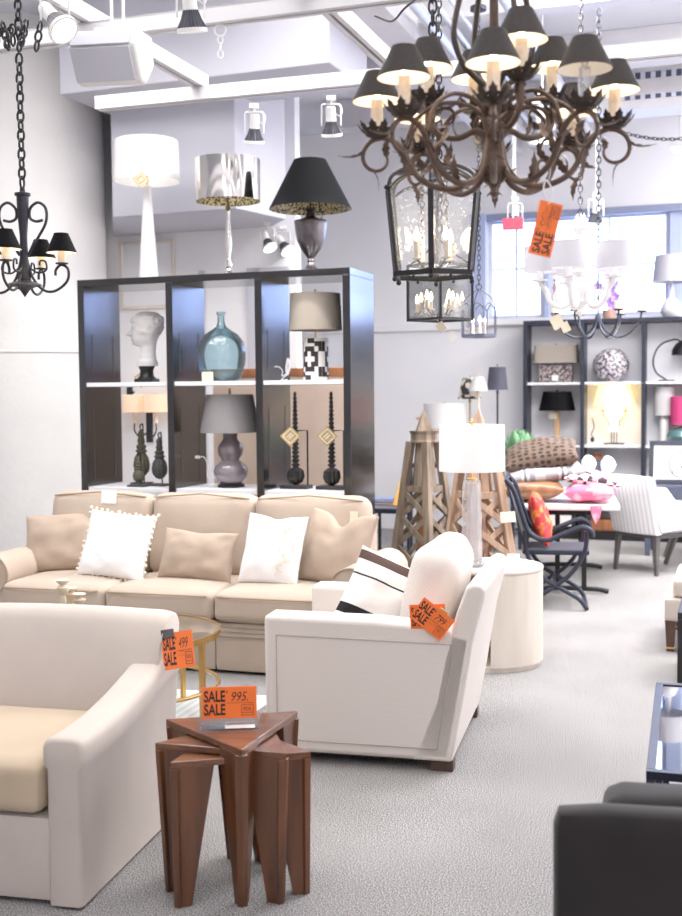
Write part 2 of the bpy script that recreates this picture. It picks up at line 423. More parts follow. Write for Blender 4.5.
    def grid(s, fn, nu, nv, T=None, wrapu=False):
        vs = [fn(i / nu, j / nv) for j in range(nv + 1) for i in range(nu + 1)]
        fs = [[j * (nu + 1) + i, j * (nu + 1) + i + 1, (j + 1) * (nu + 1) + i + 1, (j + 1) * (nu + 1) + i] for j in range(nv) for i in range(nu)]
        return s.add(vs, fs, T)
    def soft(s, c, d, r, bulge=(0, 0, 0), n=10, wob=0.0, seed=0, T=None):
        """soft rounded box (upholstery): centre, size, edge radius, bulge of each axis' faces"""
        hx = [q / 2 for q in d]; vs = []; fs = []; idx = {}
        for ax in range(3):
            for sg in (-1, 1):
                for i in range(n + 1):
                    for j in range(n + 1):
                        p = [0, 0, 0]; p[ax] = sg; p[(ax + 1) % 3] = -1 + 2 * i / n; p[(ax + 2) % 3] = -1 + 2 * j / n
                        # bunch samples towards the edges so the rounding has points
                        k = tuple(round(q, 5) for q in p)
                        if k in idx: continue
                        q3 = [math.copysign(abs(q) ** 0.6, q) if abs(q) < 1 else q for q in p]
                        q = V([q3[a] * hx[a] for a in range(3)])
                        inn = V([max(-(hx[a] - r), min(hx[a] - r, q[a])) for a in range(3)])
                        dv = q - inn
                        if dv.length > 1e-9: q = inn + dv.normalized() * r
                        for a in range(3):
                            b1, b2 = (a + 1) % 3, (a + 2) % 3
                            w = (1 - q3[b1] ** 2) * (1 - q3[b2] ** 2)
                            q[a] += bulge[a] * w * (q3[a])
                        if wob:
                            nz = noise.noise_vector((q + V((seed * 3.1, seed * 1.7, 0))) * 5.0)
                            q += nz * wob
                        idx[k] = len(vs); vs.append(q + V(c))
                for i in range(n):
                    for j in range(n):
                        def key(a, b):
                            p = [0, 0, 0]; p[ax] = sg; p[(ax + 1) % 3] = -1 + 2 * a / n; p[(ax + 2) % 3] = -1 + 2 * b / n
                            return idx[tuple(round(q, 5) for q in p)]
                        f = [key(i, j), key(i + 1, j), key(i + 1, j + 1), key(i, j + 1)]
                        fs.append(f if sg > 0 else f[::-1])
        return s.add(vs, fs, T)
    def text(s, body, size, at=(0, 0, 0), xs=1.0, bold=0.0, shear=0.0, T=None, align='LEFT'):
        cu = bpy.data.curves.new('t', 'FONT'); cu.body = body; cu.size = size; cu.offset = bold; cu.shear = shear; cu.align_x = align
        cu.resolution_u = 3
        ob = bpy.data.objects.new('t', cu); COL.objects.link(ob)
        me = ob.evaluated_get(bpy.context.evaluated_depsgraph_get()).to_mesh()
        vs = [V((p.co.x * xs + at[0], p.co.y + at[1], at[2])) for p in me.vertices]
        fs = [list(p.vertices) for p in me.polygons]
        s.add(vs, fs, T)
        bpy.data.objects.remove(ob); bpy.data.curves.remove(cu)
        return s
BOXF = [[3, 2, 1, 0], [4, 5, 6, 7], [0, 1, 5, 4], [1, 2, 6, 5], [2, 3, 7, 6], [3, 0, 4, 7]]

def tbox(mb, body, x0, x1, y0, y1, z, bold=0.03, shear=0.0):
    k = MB(); k.text(body, 1.0, (0, 0, 0), 1.0, bold, shear)
    a = min(v.x for v in k.v); b = max(v.x for v in k.v); c = min(v.y for v in k.v); d = max(v.y for v in k.v)
    return mb.add([V((x0 + (v.x - a) / (b - a) * (x1 - x0), y0 + (v.y - c) / (d - c) * (y1 - y0), z)) for v in k.v], k.f)
def obj(name, mb, m, parent=None, bevel=0.0, smooth=True, sub=0, angle=38, seg=2):
    me = bpy.data.meshes.new(name)
    me.from_pydata([tuple(p) for p in mb.v], [], mb.f)
    for x in (m if isinstance(m, (list, tuple)) else [m]): me.materials.append(M[x] if isinstance(x, str) else x)
    for p, k in zip(me.polygons, mb.mi): p.material_index = k
    bm = bmesh.new(); bm.from_mesh(me); bmesh.ops.recalc_face_normals(bm, faces=bm.faces); bm.to_mesh(me); bm.free()
    if smooth:
        me.shade_smooth(); me.set_sharp_from_angle(angle=R(angle))
    o = bpy.data.objects.new(name, me); COL.objects.link(o)
    if parent is not None: o.parent = parent
    if bevel:
        b = o.modifiers.new('bevel', 'BEVEL'); b.width = bevel; b.segments = seg; b.limit_method = 'ANGLE'; b.angle_limit = R(40)
    if sub:
        q = o.modifiers.new('sub', 'SUBSURF'); q.levels = sub; q.render_levels = sub
    return o
def tag(o, label, cat, group=None, kind=None):
    o['label'] = label; o['category'] = cat
    if group: o['group'] = group
    if kind: o['kind'] = kind
    return o
def thing(name, label, cat, loc=(0, 0, 0), rz=0.0, group=None):
    o = bpy.data.objects.new(name, None); COL.objects.link(o)
    o.empty_display_size = 0.1
    o.location = loc; o.rotation_euler = (0, 0, rz)
    return tag(o, label, cat, group)
def struct(name, mb, m, **kw):
    o = obj(name, mb, m, **kw); o['kind'] = 'structure'; return o
def dup(root, label=None, loc=None, rz=None, group=None):
    r = root.copy(); COL.objects.link(r)
    if loc is not None: r.location = loc
    if rz is not None: r.rotation_euler = (0, 0, rz)
    if label: r['label'] = label
    if group: r['group'] = group
    for ch in list(root.children):
        c = ch.copy(); COL.objects.link(c); c.parent = r
        for g in list(ch.children):
            d = g.copy(); COL.objects.link(d); d.parent = c
    return r
def lamp(kind, loc, energy, col=(1, 1, 1), size=0.1, parent=None, rot=None, **kw):
    d = bpy.data.lights.new('lamp_light', kind); d.energy = energy; d.color = col
    if kind == 'AREA': d.size = size
    else: d.shadow_soft_size = size
    for k, v in kw.items(): setattr(d, k, v)
    o = bpy.data.objects.new('lamp_light', d); COL.objects.link(o); o.location = loc
    if rot: o.rotation_euler = rot
    if parent is not None: o.parent = parent
    return o
def frame_mat(origin, right, up):
    r = V(right).normalized(); u = V(up); u = (u - r * u.dot(r)).normalized(); n = r.cross(u)
    return Matrix(((r.x, u.x, n.x, origin[0]), (r.y, u.y, n.y, origin[1]), (r.z, u.z, n.z, origin[2]), (0, 0, 0, 1)))
def arc(c, r, a0, a1, n=14, ax=(0, 2), sq=1.0):
    out = []
    for i in range(n + 1):
        a = R(a0 + (a1 - a0) * i / n); p = [0.0, 0.0, 0.0]
        p[ax[0]] = c[0] + r * math.cos(a); p[ax[1]] = c[1] + r * sq * math.sin(a)
        out.append(V(p))
    return out
def spline(pts, n=8):
    """Catmull-Rom through the points"""
    pts = [V(p) for p in pts]; out = []
    for i in range(len(pts) - 1):
        p0 = pts[i - 1] if i else pts[i] * 2 - pts[i + 1]; p1 = pts[i]; p2 = pts[i + 1]
        p3 = pts[i + 2] if i + 2 < len(pts) else pts[i + 1] * 2 - pts[i]
        for k in range(n):
            t = k / n
            out.append(0.5 * ((2 * p1) + (p2 - p0) * t + (2 * p0 - 5 * p1 + 4 * p2 - p3) * t * t + (3 * p1 - p0 - 3 * p2 + p3) * t ** 3))
    out.append(pts[-1]); return out
def spiral(c, r0, r1, a0, a1, n=26):
    return [V((c[0] + (r0 + (r1 - r0) * i / n) * math.cos(R(a0 + (a1 - a0) * i / n)), 0, c[1] + (r0 + (r1 - r0) * i / n) * math.sin(R(a0 + (a1 - a0) * i / n)))) for i in range(n + 1)]
def chain_mb(mb, a, b, link=0.03, r=0.0028, w=0.011, sag=0.0):
    a, b = V(a), V(b); L = (b - a).length; n = max(2, int(L / (link * 0.72)))
    pts = [a.lerp(b, i / n) + V((0, 0, -sag * 4 * (i / n) * (1 - i / n))) for i in range(n + 1)]
    for i in range(n):
        p, q = pts[i], pts[i + 1]; t = (q - p).normalized(); u = t.orthogonal().normalized()
        u = Matrix.Rotation((PI / 2) * (i % 2) + 0.5, 3, t) @ u
        c = (p + q) / 2; ring = []
        for k in range(10):
            an = 2 * PI * k / 10
            ring.append(c + t * (link * 0.5 * math.cos(an)) + u * (w * 0.5 * 1.5 * math.sin(an)))
        mb.tube(ring, r, 5, closed=True)
    return mb

TH = R(19)
E = V((math.cos(TH), -math.sin(TH), 0)); N = V((math.sin(TH), math.cos(TH), 0))

def pillow_mb(w, h, t, seed=0, pinch=0.06, n=22, chop=0.0, wr=0.006, mb=None, zc=0.0):
    """scatter-cushion in the local XY plane, knife edged, corners as ears; chop dents the middle of the top edge"""
    mb = mb or MB()
    for sg in (1, -1):
        def fn(u, v):
            a = math.sin((2 * u - 1) * PI / 2); b = math.sin((2 * v - 1) * PI / 2)
            x = w / 2 * a * (1 - pinch * (1 - b * b) * abs(a)); y = h / 2 * b * (1 - pinch * (1 - a * a) * abs(b))
            k = max(0.0, (1 - a * a)) ** 0.42 * max(0.0, (1 - b * b)) ** 0.42
            q = noise.noise(V((a * 2.2 + seed * 7.3, b * 2.2 - seed * 3.1, sg * 2)))
            q2 = noise.noise(V((a * 5.5 + seed * 2.3, b * 5.5 + seed * 5.1, sg * 4)))
            z = sg * (t / 2 * k * (1 + 0.18 * q) + wr * (q2 + q) * min(1, k * 2))
            if chop:
                g = math.exp(-(a / 0.33) ** 2) * max(0, (b + 0.35) / 1.35)
                y -= chop * g; z *= (1 - 0.45 * math.exp(-(a / 0.22) ** 2) * max(0, b))
            return V((x, y, z + zc))
        mb.grid(fn, n, n)
    return mb
def weld(o, d=0.0004):
    bm = bmesh.new(); bm.from_mesh(o.data); bmesh.ops.remove_doubles(bm, verts=bm.verts, dist=d)
    bmesh.ops.recalc_face_normals(bm, faces=bm.faces); bm.to_mesh(o.data); bm.free()
    o.data.shade_smooth(); o.data.set_sharp_from_angle(angle=R(60))
    return o
# ------------------------------------------------------------------ room shell (axes E along the back wall, N into depth)
Q = V((2.82, 13.03, 0))                       # a point of the back wall
def RQ(s, b, z=0.0): return Q + E * s + N * b + V((0, 0, z))
RM = Matrix.Translation(Q) @ Matrix.Rotation(-TH, 4, 'Z')    # room frame: x along the wall, y into depth
CEIL = 4.75
S0, S1, D0 = -7.4, 4.6, -15.5
f = MB(); f.bx(S0 - .2, S1 + .2, D0 - .2, .2, -0.12, 0); fl = struct('floor', f, 'carpet', smooth=False); fl.matrix_world = RM
f = MB(); f.bx(S0 - .2, S1 + .2, D0 - .2, .2, CEIL, CEIL + .15); o = struct('ceiling', f, 'ceil', smooth=False); o.matrix_world = RM
WX0, WX1, WZ0, WZ1 = -1.17, 4.3, 2.47, 3.62
f = MB()
f.bx(S0, WX0, 0, .2, 0, CEIL); f.bx(WX0, WX1, 0, .2, 0, WZ0); f.bx(WX0, WX1, 0, .2, WZ1, CEIL); f.bx(WX1, S1, 0, .2, 0, CEIL)
o = struct('wall_back', f, 'wall', smooth=False); o.matrix_world = RM
f = MB(); f.bx(S0 - .2, S0, D0, .2, 0, CEIL); o = struct('wall_left', f, 'wall', smooth=False); o.matrix_world = RM
f = MB(); f.bx(S1, S1 + .2, D0, .2, 0, CEIL); o = struct('wall_right', f, 'wall', smooth=False); o.matrix_world = RM
f = MB(); f.bx(S0, S1, D0 - .2, D0, 0, CEIL); o = struct('wall_front', f, 'wall', smooth=False); o.matrix_world = RM
# ledge that carries on from the sill along the wall
f = MB(); f.bx(S0, WX0 - .02, -.05, 0, 2.36, 2.45); f.bx(WX0 - .02, S1, -.09, .2, 2.40, 2.47)
o = struct('trim_sill', f, 'wall', smooth=False, bevel=.008); o.matrix_world = RM
# windows
def window(n, x0, x1, midz):
    f = MB(); w = .05
    f.bx(x0, x0 + w, .04, .12, WZ0, WZ1); f.bx(x1 - w, x1, .04, .12, WZ0, WZ1)
    f.bx(x0 + w, x1 - w, .04, .12, WZ0, WZ0 + w); f.bx(x0 + w, x1 - w, .04, .12, WZ1 - w, WZ1)
    k = 3 if x1 - x0 > 1.4 else 2
    for i in range(1, k):
        x = x0 + (x1 - x0) * i / k; f.bx(x - .014, x + .014, .06, .10, WZ0 + w, WZ1 - w)
    f.bx(x0 + w, x1 - w, .062, .098, midz - .014, midz + .014)
    o = struct('window_%d' % n, f, 'strutblue', smooth=False, bevel=.004); o.matrix_world = RM
    g = MB(); g.bx(x0 + w, x1 - w, .078, .084, WZ0 + w, WZ1 - w)
    p = obj('pane', g, 'winglass', o, smooth=False); p['kind'] = 'structure'
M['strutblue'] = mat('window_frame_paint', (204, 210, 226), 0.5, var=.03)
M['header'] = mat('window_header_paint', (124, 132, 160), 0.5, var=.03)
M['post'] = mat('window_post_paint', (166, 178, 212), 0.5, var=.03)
window(1, WX0, -.52, 3.05); window(2, -.46, .86, 3.05); window(3, 1.02, 2.4, 3.05); window(4, 2.46, 4.3, 3.05)
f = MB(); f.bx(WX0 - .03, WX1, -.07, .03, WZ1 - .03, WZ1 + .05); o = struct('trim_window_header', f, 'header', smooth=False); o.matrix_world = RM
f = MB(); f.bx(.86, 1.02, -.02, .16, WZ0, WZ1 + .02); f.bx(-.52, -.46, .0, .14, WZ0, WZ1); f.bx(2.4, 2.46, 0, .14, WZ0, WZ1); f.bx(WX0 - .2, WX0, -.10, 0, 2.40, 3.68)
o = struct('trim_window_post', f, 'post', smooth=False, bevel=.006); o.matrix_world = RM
# round column
cx = XZ(36, 1.8, 10.2)
f = MB(); f.lathe([(.66, 0), (.66, CEIL)], 64, (cx.x - .03, 10.2, 0)); struct('wall_round_column', f, 'plaster')
f = MB(); f.lathe([(.666, 2.0), (.672, 2.004), (.672, 2.02), (.666, 2.024)], 64, (cx.x - .03, 10.2, 0), cap=False); struct('trim_column_seam', f, 'plaster')
# partition behind the bookcase
PQ = V((.048, 7.9, 0)) + N * 1.95
PM = Matrix.Translation(PQ) @ Matrix.Rotation(-TH, 4, 'Z')
f = MB(); f.bx(-3.1, -1.12, 0, .12, 0, CEIL); o = struct('wall_partition', f, 'wall', smooth=False); o.matrix_world = PM
f = MB()
for x in (-2.02, -1.55, -1.49): f.bx(x - .035, x + .035, -.02, 0, 0, 2.75)
f.bx(-1.52, -1.12, -.02, 0, 2.68, 2.75)
o = struct('trim_partition_panel', f, 'soffit', smooth=False, bevel=.005); o.matrix_world = PM
# dropped soffit and beam
a = XZ(113, 3.08, 9.55); b = XZ(236, 3.08, 9.15); c = XZ(286, 3.08, 9.75); d = XZ(262, 3.08, 10.5); e = XZ(113, 3.08, 11.0)
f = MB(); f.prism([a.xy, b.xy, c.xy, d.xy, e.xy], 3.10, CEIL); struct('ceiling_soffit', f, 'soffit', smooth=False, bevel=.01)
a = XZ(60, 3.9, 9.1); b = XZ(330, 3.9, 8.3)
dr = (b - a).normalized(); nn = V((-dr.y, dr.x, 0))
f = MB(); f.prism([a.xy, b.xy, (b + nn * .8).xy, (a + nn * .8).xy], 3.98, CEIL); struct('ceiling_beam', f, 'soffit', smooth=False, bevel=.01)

# ------------------------------------------------------------------ ceiling strut grid (channel with a slot underneath)
ZG = 3.60
def strut(mb, a, b, w=.085, h=.085):
    a, b = V(a), V(b); t = (b - a).normalized(); r = V((t.y, -t.x, 0))
    for sd in (-1, 1):
        o_ = r * (sd * (w / 2 - .008)); mb.bar(a + o_, b + o_, .016, h)
        o2 = r * (sd * (w / 2 - .02)) + V((0, 0, -h / 2 + .005)); mb.bar(a + o2, b + o2, .024, .012)
    mb.bar(a + V((0, 0, h / 2 - .006)), b + V((0, 0, h / 2 - .006)), w, .012)
    mb.cur = 1; mb.bar(a + V((0, 0, .01)), b + V((0, 0, .01)), w * .55, .02); mb.cur = 0
rot_e = E; rot_n = N
pB = F(220, 16, ZG); pC = F(341, 84, ZG)
m = MB(); strut(m, pB - E * 4.6, pB + E * 3.2); struct('ceiling_strut_near', m, ['strut', 'groove'], smooth=False)
pA = XZ(190, ZG, 5.35)
m = MB(); strut(m, pA - E * 3, pA + E * 3.6); struct('ceiling_strut_front', m, ['strut', 'groove'], smooth=False)
m = MB(); strut(m, F(98, 104, ZG) , pC + E * 4.0); struct('ceiling_strut_middle', m, ['strut', 'groove'], smooth=False)
p1 = F(203, 96, ZG); p2 = F(385, 72, ZG); p3 = F(610, 40, ZG)
m = MB(); strut(m, p1 - N * 2.4 + V((0, 0, .086)), p1 + V((0, 0, .086))); struct('ceiling_strut_cross', m, ['strut', 'groove'], smooth=False)
m = MB(); strut(m, p2 - N * 2.2 + V((0, 0, .086)), p2 + N * .1 + V((0, 0, .086))); struct('ceiling_strut_cross_middle', m, ['strut', 'groove'], smooth=False)
# lateral joists, ducts and pipes towards the windows
m = MB()
for yb, w in ((-6.4, .16), (-4.6, .16), (-2.9, .18), (-1.5, .18)):
    m.bx(-2.6, 4.5, yb, yb + w, CEIL - .30, CEIL)
o = struct('ceiling_joist', m, 'strut', smooth=False, bevel=.008); o.matrix_world = RM
m = MB(); m.bx(.2, 4.5, -2.3, -1.9, 4.2, 4.62); m.cur = 1; m.bx(.5, 4.2, -2.312, -2.3, 4.46, 4.52); m.bx(.5, 4.2, -2.312, -2.3, 4.28, 4.32)
o = struct('ceiling_duct', m, ['strut', 'grille'], smooth=False, bevel=.006); o.matrix_world = RM
m = MB()
for x, r_ in ((-.62, .045), (-.48, .02), (.02, .06), (-.36, .016)):
    m.tube([(x, -7.5, 4.40), (x, -.1, 4.40)], r_, 12)
o = struct('ceiling_pipe', m, 'pipe'); o.matrix_world = RM
m = MB(); m.bx(-1.0, -.75, -8, -.05, 4.3, 4.7); o = struct('ceiling_conduit_tray', m, 'strut', smooth=False, bevel=.006); o.matrix_world = RM
# fluorescent strip fixture in the bay by the windows
t = thing('strip_light', 'long white fluorescent strip light on the ceiling near the windows', 'light', (0, 0, 0)); t.matrix_world = RM @ Matrix.Translation((2.0, -1.05, 4.05))
m = MB(); m.bx(-1.1, 1.1, -.1, .1, .02, .10); m.bx(-1.0, -.98, -.01, .01, .1, .70); m.bx(.98, 1.0, -.01, .01, .1, .70); obj('housing', m, 'wmetal', t, bevel=.005)
m = MB(); m.tube([(-1.06, -.04, 0), (1.06, -.04, 0)], .018, 10); obj('tube', m, 'tube', t)
m = MB(); m.tube([(-1.06, .04, 0), (1.06, .04, 0)], .018, 10); obj('tube', m, 'tube', t)

# ------------------------------------------------------------------ spotlights
def spot_mesh(t, aim, lit, s=1.0):
    """track head hung from the empty: fork, socket, finned body, lens. aim = direction the lens looks"""
    aim = V(aim).normalized()
    m = MB(); m.bx(-.03 * s, .03 * s, -.02 * s, .02 * s, -.03 * s, .0); m.tube([(0, 0, -.03 * s), (0, 0, -.055 * s)], .009 * s, 8)
    pv = V((0, 0, -.17 * s))
    m.tube([(-.062 * s, 0, -.19 * s), (-.062 * s, 0, -.06 * s), (-.055 * s, 0, -.052 * s), (.055 * s, 0, -.052 * s), (.062 * s, 0, -.06 * s), (.062 * s, 0, -.19 * s)], .005 * s, 6)
    obj('fork', m, 'wmetal', t)
    T = Matrix.Translation(pv) @ aim.to_track_quat('-Z', 'Y').to_matrix().to_4x4()
    m = MB(); m.lathe([(.0, .10 * s), (.028 * s, .10 * s), (.032 * s, .09 * s), (.032 * s, .03 * s), (.034 * s, .01 * s)], 18, T=T); obj('socket', m, 'wmetal', t)
    m = MB(); m.lathe([(.030 * s, .02 * s), (.036 * s, -.0 * s), (.046 * s, -.03 * s), (.062 * s, -.06 * s), (.064 * s, -.068 * s)], 48, T=T, ribs=24, rib=.05); obj('heat_sink', m, 'finfin', t)
    m = MB(); m.lathe([(.060 * s, -.064 * s), (.068 * s, -.066 * s), (.068 * s, -.084 * s), (.058 * s, -.084 * s), (.058 * s, -.07 * s)], 28, T=T, cap=False); obj('rim', m, 'wmetal', t)
    m = MB(); m.lathe([(.0, -.076 * s), (.058 * s, -.078 * s)], 24, T=T, cap=False); obj('lens', m, 'spotlit' if lit else 'spotdim', t)
    m = MB(); m.tube(spline([(.02 * s, .02 * s, -.04 * s), (.07 * s, .03 * s, -.07 * s), (.06 * s, .03 * s, -.12 * s), (.025 * s, .0, -.11 * s)], 5), .003 * s, 5); obj('cord', m, 'wmetal', t)
    return pv + aim * .10 * s
SPOTS = []
def spot(label, p, aim, lit, s=1.0, e=60, rod=None, group='track spotlights'):
    t = thing('spotlight', label, 'spotlight', p, 0, group)
    q = spot_mesh(t, aim, lit, s)
    if rod: m = MB(); m.tube([(0, 0, 0), (0, 0, rod - p.z)], .008, 8); obj('rod', m, 'wmetal', t)
    sp = lamp('SPOT', q, e, (1, .95, .88), .04, t, V(aim).to_track_quat('-Z', 'Y').to_euler(), spot_size=R(85), spot_blend=.6)
    return t
spot('large white spotlight with black fins hanging from the near ceiling strut', XZ(190, 3.556, 5.35), (.05, .25, -1), False, 1.02, 40)
spot('white spotlight with black fins above the silver drum lamp', F(254, 104, 3.555), (-.05, .3, -1), False, 1.0, 50)
spot('white spotlight in a square bracket above the black cone lamp', F(331, 96, 3.555), (.05, .35, -1), True, 1.0, 50)
spot('spotlight by the round column, tilted with a bright lens', XZ(54, 3.556, 5.42), (.62, -.45, -.75), True, 1.05, 40)
spot('small spotlight on a rod beyond the big chandelier, beside the exit sign', P(515, 197, 10.3), (.0, .1, -1), True, 1.05, 60, CEIL)
spot('small spotlight above the white drum shade chandelier', P(596, 193, 9.6), (.0, .3, -1), False, 1.0, 60, CEIL)
spot('small twin spotlight glowing behind the black cone lamp, nearest the lamp', F(283, 226, 3.098), (.4, -.3, -.6), True, .95, 30)
spot('small twin spotlight glowing behind the black cone lamp, farther from the lamp', F(267, 222, 3.098), (.3, -.35, -.7), True, .95, 30)
spot('wide round ceiling spotlight seen past the big chandelier shades', P(542, 92, 9.0), (0, 0.05, -1), True, 1.5, 60, CEIL)
# chain and ring loops that hang off struts
p = pB + V((0, 0, -.072)); m = MB(); m.tube(arc((p.x, p.z), .03, 0, 360, 14), .005, 6); 
for v in m.v: v.y += p.y
chain_mb(m, p + V((0, 0, -.03)), p + V((0, 0, -.14)), .04, .004, .018)
tag(obj('hook_chain', m, 'wmetal'), 'short pale chain on a ring under the near strut', 'chain')
# speaker
sp0 = F(112, 36, 3.42)
t = thing('speaker', 'white box loudspeaker with fabric grille hanging from the strut', 'speaker', sp0, R(-8))
m = MB(); m.extr([(-.17, -.10, .0), (-.17, .12, .02), (-.17, .15, -.12), (-.17, .02, -.24), (-.17, -.06, -.24), (-.17, -.16, -.09)], (.34, 0, 0)); obj('cabinet', m, 'wmetal', t, bevel=.014)
m = MB(); m.extr([(-.158, -.166, -.092), (-.158, -.10, -.012), (-.158, -.106, -.004), (-.158, -.172, -.088)], (.30, 0, 0)); m.extr([(-.158, -.168, -.10), (-.158, -.07, -.235), (-.158, -.078, -.243), (-.158, -.176, -.104)], (.30, 0, 0)); obj('grille', m, 'soffit', t, bevel=.004)
m = MB(); m.bx(-.08, .10, -.03, .03, .02, .035); m.tube([(.0, 0, .03), (.0, 0, .26)], .008, 8); m.tube([(.06, 0, .03), (.06, 0, .26)], .008, 8); obj('bracket', m, 'wmetal', t)
# junction box on the column
p = HIT(75, 85, (cx.x + .28, 9.56, 0), (.35, -1, 0))
t = thing('junction_box', 'small white electrical box high on the round column', 'box', p, R(20))
m = MB(); m.bx(-.055, .055, -.06, .06, -.07, .07); obj('box_body', m, 'wmetal', t, bevel=.006)
m = MB(); m.bx(-.02, .02, -.064, -.06, .01, .05); m.bx(-.02, .02, -.064, -.06, -.05, -.01); obj('socket_plate', m, 'soffit', t, bevel=.003)
# exit sign
p = P(513, 224, 10.0); t = thing('exit_sign', 'small red exit sign under the ceiling before the windows', 'sign', p, -TH)
m = MB(); m.bx(-.09, .09, -.02, .02, -.05, .05); obj('sign_box', m, 'red', t, bevel=.006); m = MB(); m.tube([(0, 0, .05), (0, 0, CEIL - p.z)], .006, 6); obj('rod', m, 'wmetal', t)
# loose wire ceiling loop
m = MB(); m.tube(spline([F(375, 16, 3.56), F(392, 21, 3.5), F(405, 8, 3.5), F(420, -4, 3.56)], 8), .006, 6)
tag(obj('ceiling_wire', m, 'black'), 'loose black wire looping along the ceiling strut', 'wire')
# chain across to the windows
m = MB(); chain_mb(m, F(618, 131, 4.0), F(700, 136, 4.0), .06, .005, .02, .05); tag(obj('ceiling_chain', m, 'iron'), 'thin chain slung beneath the ceiling beyond the bronze chandelier', 'chain')

# ------------------------------------------------------------------ world and added unseen area lamps
w = bpy.data.worlds.new('World'); scene.world = w; w.use_nodes = True
bg = w.node_tree.nodes['Background']; bg.inputs[0].default_value = (.40, .54, 1.0, 1); bg.inputs[1].default_value = 12.0
def panel(x, y, e, size=1.6, col=(1, .975, .945)):  # area lamps without fixtures, added out of view to brighten the room
    lamp('AREA', (x, y, CEIL - .03), e, col, size)
for x, y, e in ((-1.9, .4, 34), (1.3, .2, 34), (-2.2, 3.2, 25), (.4, 2.9, 25), (2.8, 3.0, 28), (-2.6, 5.6, 40), (.0, 5.4, 42), (2.6, 5.6, 70), (-1, -2.4, 45), (2, -2.4, 45)):
    panel(x, y, e)
for x, y, e in ((-1.6, 6.7, 85), (.1, 7.1, 140), (2.5, 7.9, 300), (4.6, 7.7, 320), (5.4, 10.4, 680), (-3.8, 6.4, 75)):
    panel(x, y, e, 1.5)
scene.view_settings.view_transform = 'Standard'
scene.view_settings.look = 'None'
scene.view_settings.exposure = 0.10
scene.view_settings.gamma = 1.15
scene.cycles.max_bounces = 10
scene.cycles.transparent_max_bounces = 24
scene.cycles.use_denoising = True
scene.cycles.sample_clamp_indirect = 6
scene.cycles.caustics_reflective = False
scene.cycles.caustics_refractive = False
# ------------------------------------------------------------------ sale cards
def card_text(t, w, h, price, z, kind='wide'):
    m = MB(); X = lambda u: w * (u - .5); Y_ = lambda v: h * (.5 - v)
    tbox(m, 'SALE', X(.04), X(.43), Y_(.48), Y_(.11), z); tbox(m, 'SALE', X(.04), X(.43), Y_(.90), Y_(.53), z)
    m.bx(X(.455), X(.47), Y_(.22), Y_(.12), z - .0002, z + .0004)
    if price: tbox(m, price, X(.54), X(.84), Y_(.46), Y_(.17), z, .0, .3)
    m.bx(X(.46), X(.95), Y_(.525), Y_(.515), z - .0002, z + .0004)
    x0, x1, y0, y1 = X(.72), X(.94), Y_(.92), Y_(.58); q = max(.0012, h * .012)
    for b in ((x0, x1, y0, y0 + q), (x0, x1, y1 - q, y1), (x0, x0 + q, y0, y1), (x1 - q, x1, y0, y1), (x0, x1, y0 + (y1 - y0) * .25, y0 + (y1 - y0) * .25 + q)):
        m.bx(b[0], b[1], b[2], b[3], z - .0002, z + .0004)
    tbox(m, 'FDO', x0 + (x1 - x0) * .2, x1 - (x1 - x0) * .2, y0 + (y1 - y0) * .46, y0 + (y1 - y0) * .78, z, .01)
    return m
def scribble(m, x0, x1, y, amp, n, z, r=.0009, seed=0):
    rr = random.Random(seed); pts = []
    for i in range(n):
        pts.append((x0 + (x1 - x0) * i / (n - 1), y + amp * (rr.random() - .5) * 2, z))
    m.tube(spline(pts, 3), r, 4, flat=.3)
def sale_card(name, label, mw, w, h, price, group=None, clip=None, scr=True, seed=1, par=None):
    m = MB(); m.box((0, 0, 0), (w, h, .0016))
    o = obj(name, m, 'orange', par, smooth=False)
    if par is None:
        o.matrix_world = mw; tag(o, label, 'sale tag', group)
    l = card_text(o, w, h, price, .0012)
    if scr:
        scribble(l, w * .04, w * .42, -h * .07, h * .03, 12, .0012, .0009, seed)
        scribble(l, w * .0, w * .20, -h * .16, h * .03, 9, .0012, .0008, seed + 3)
        if not price: scribble(l, w * .04, w * .40, h * .24, h * .10, 12, .0012, .0011, seed); scribble(l, w * .06, w * .36, h * .10, h * .05, 12, .0012, .0009, seed + 1)
    lo = obj('lettering', l, 'ink', o, smooth=False)
    if clip: 
        m = MB(); m.box(clip[:3], (clip[3], clip[4], .008)); obj('clip', m, clip[5], o, bevel=.002)
    return o

# ------------------------------------------------------------------ near armchair (beige linen)
CA = F(82, 912, 0.0)
AR = math.atan2(.175, .78)
t = thing('armchair', 'pale beige linen armchair in the foreground with tan seat and tagged back', 'armchair', CA, -AR)
Wc, Dc, aw = .98, .80, .115
RK = .186
x0 = -Wc
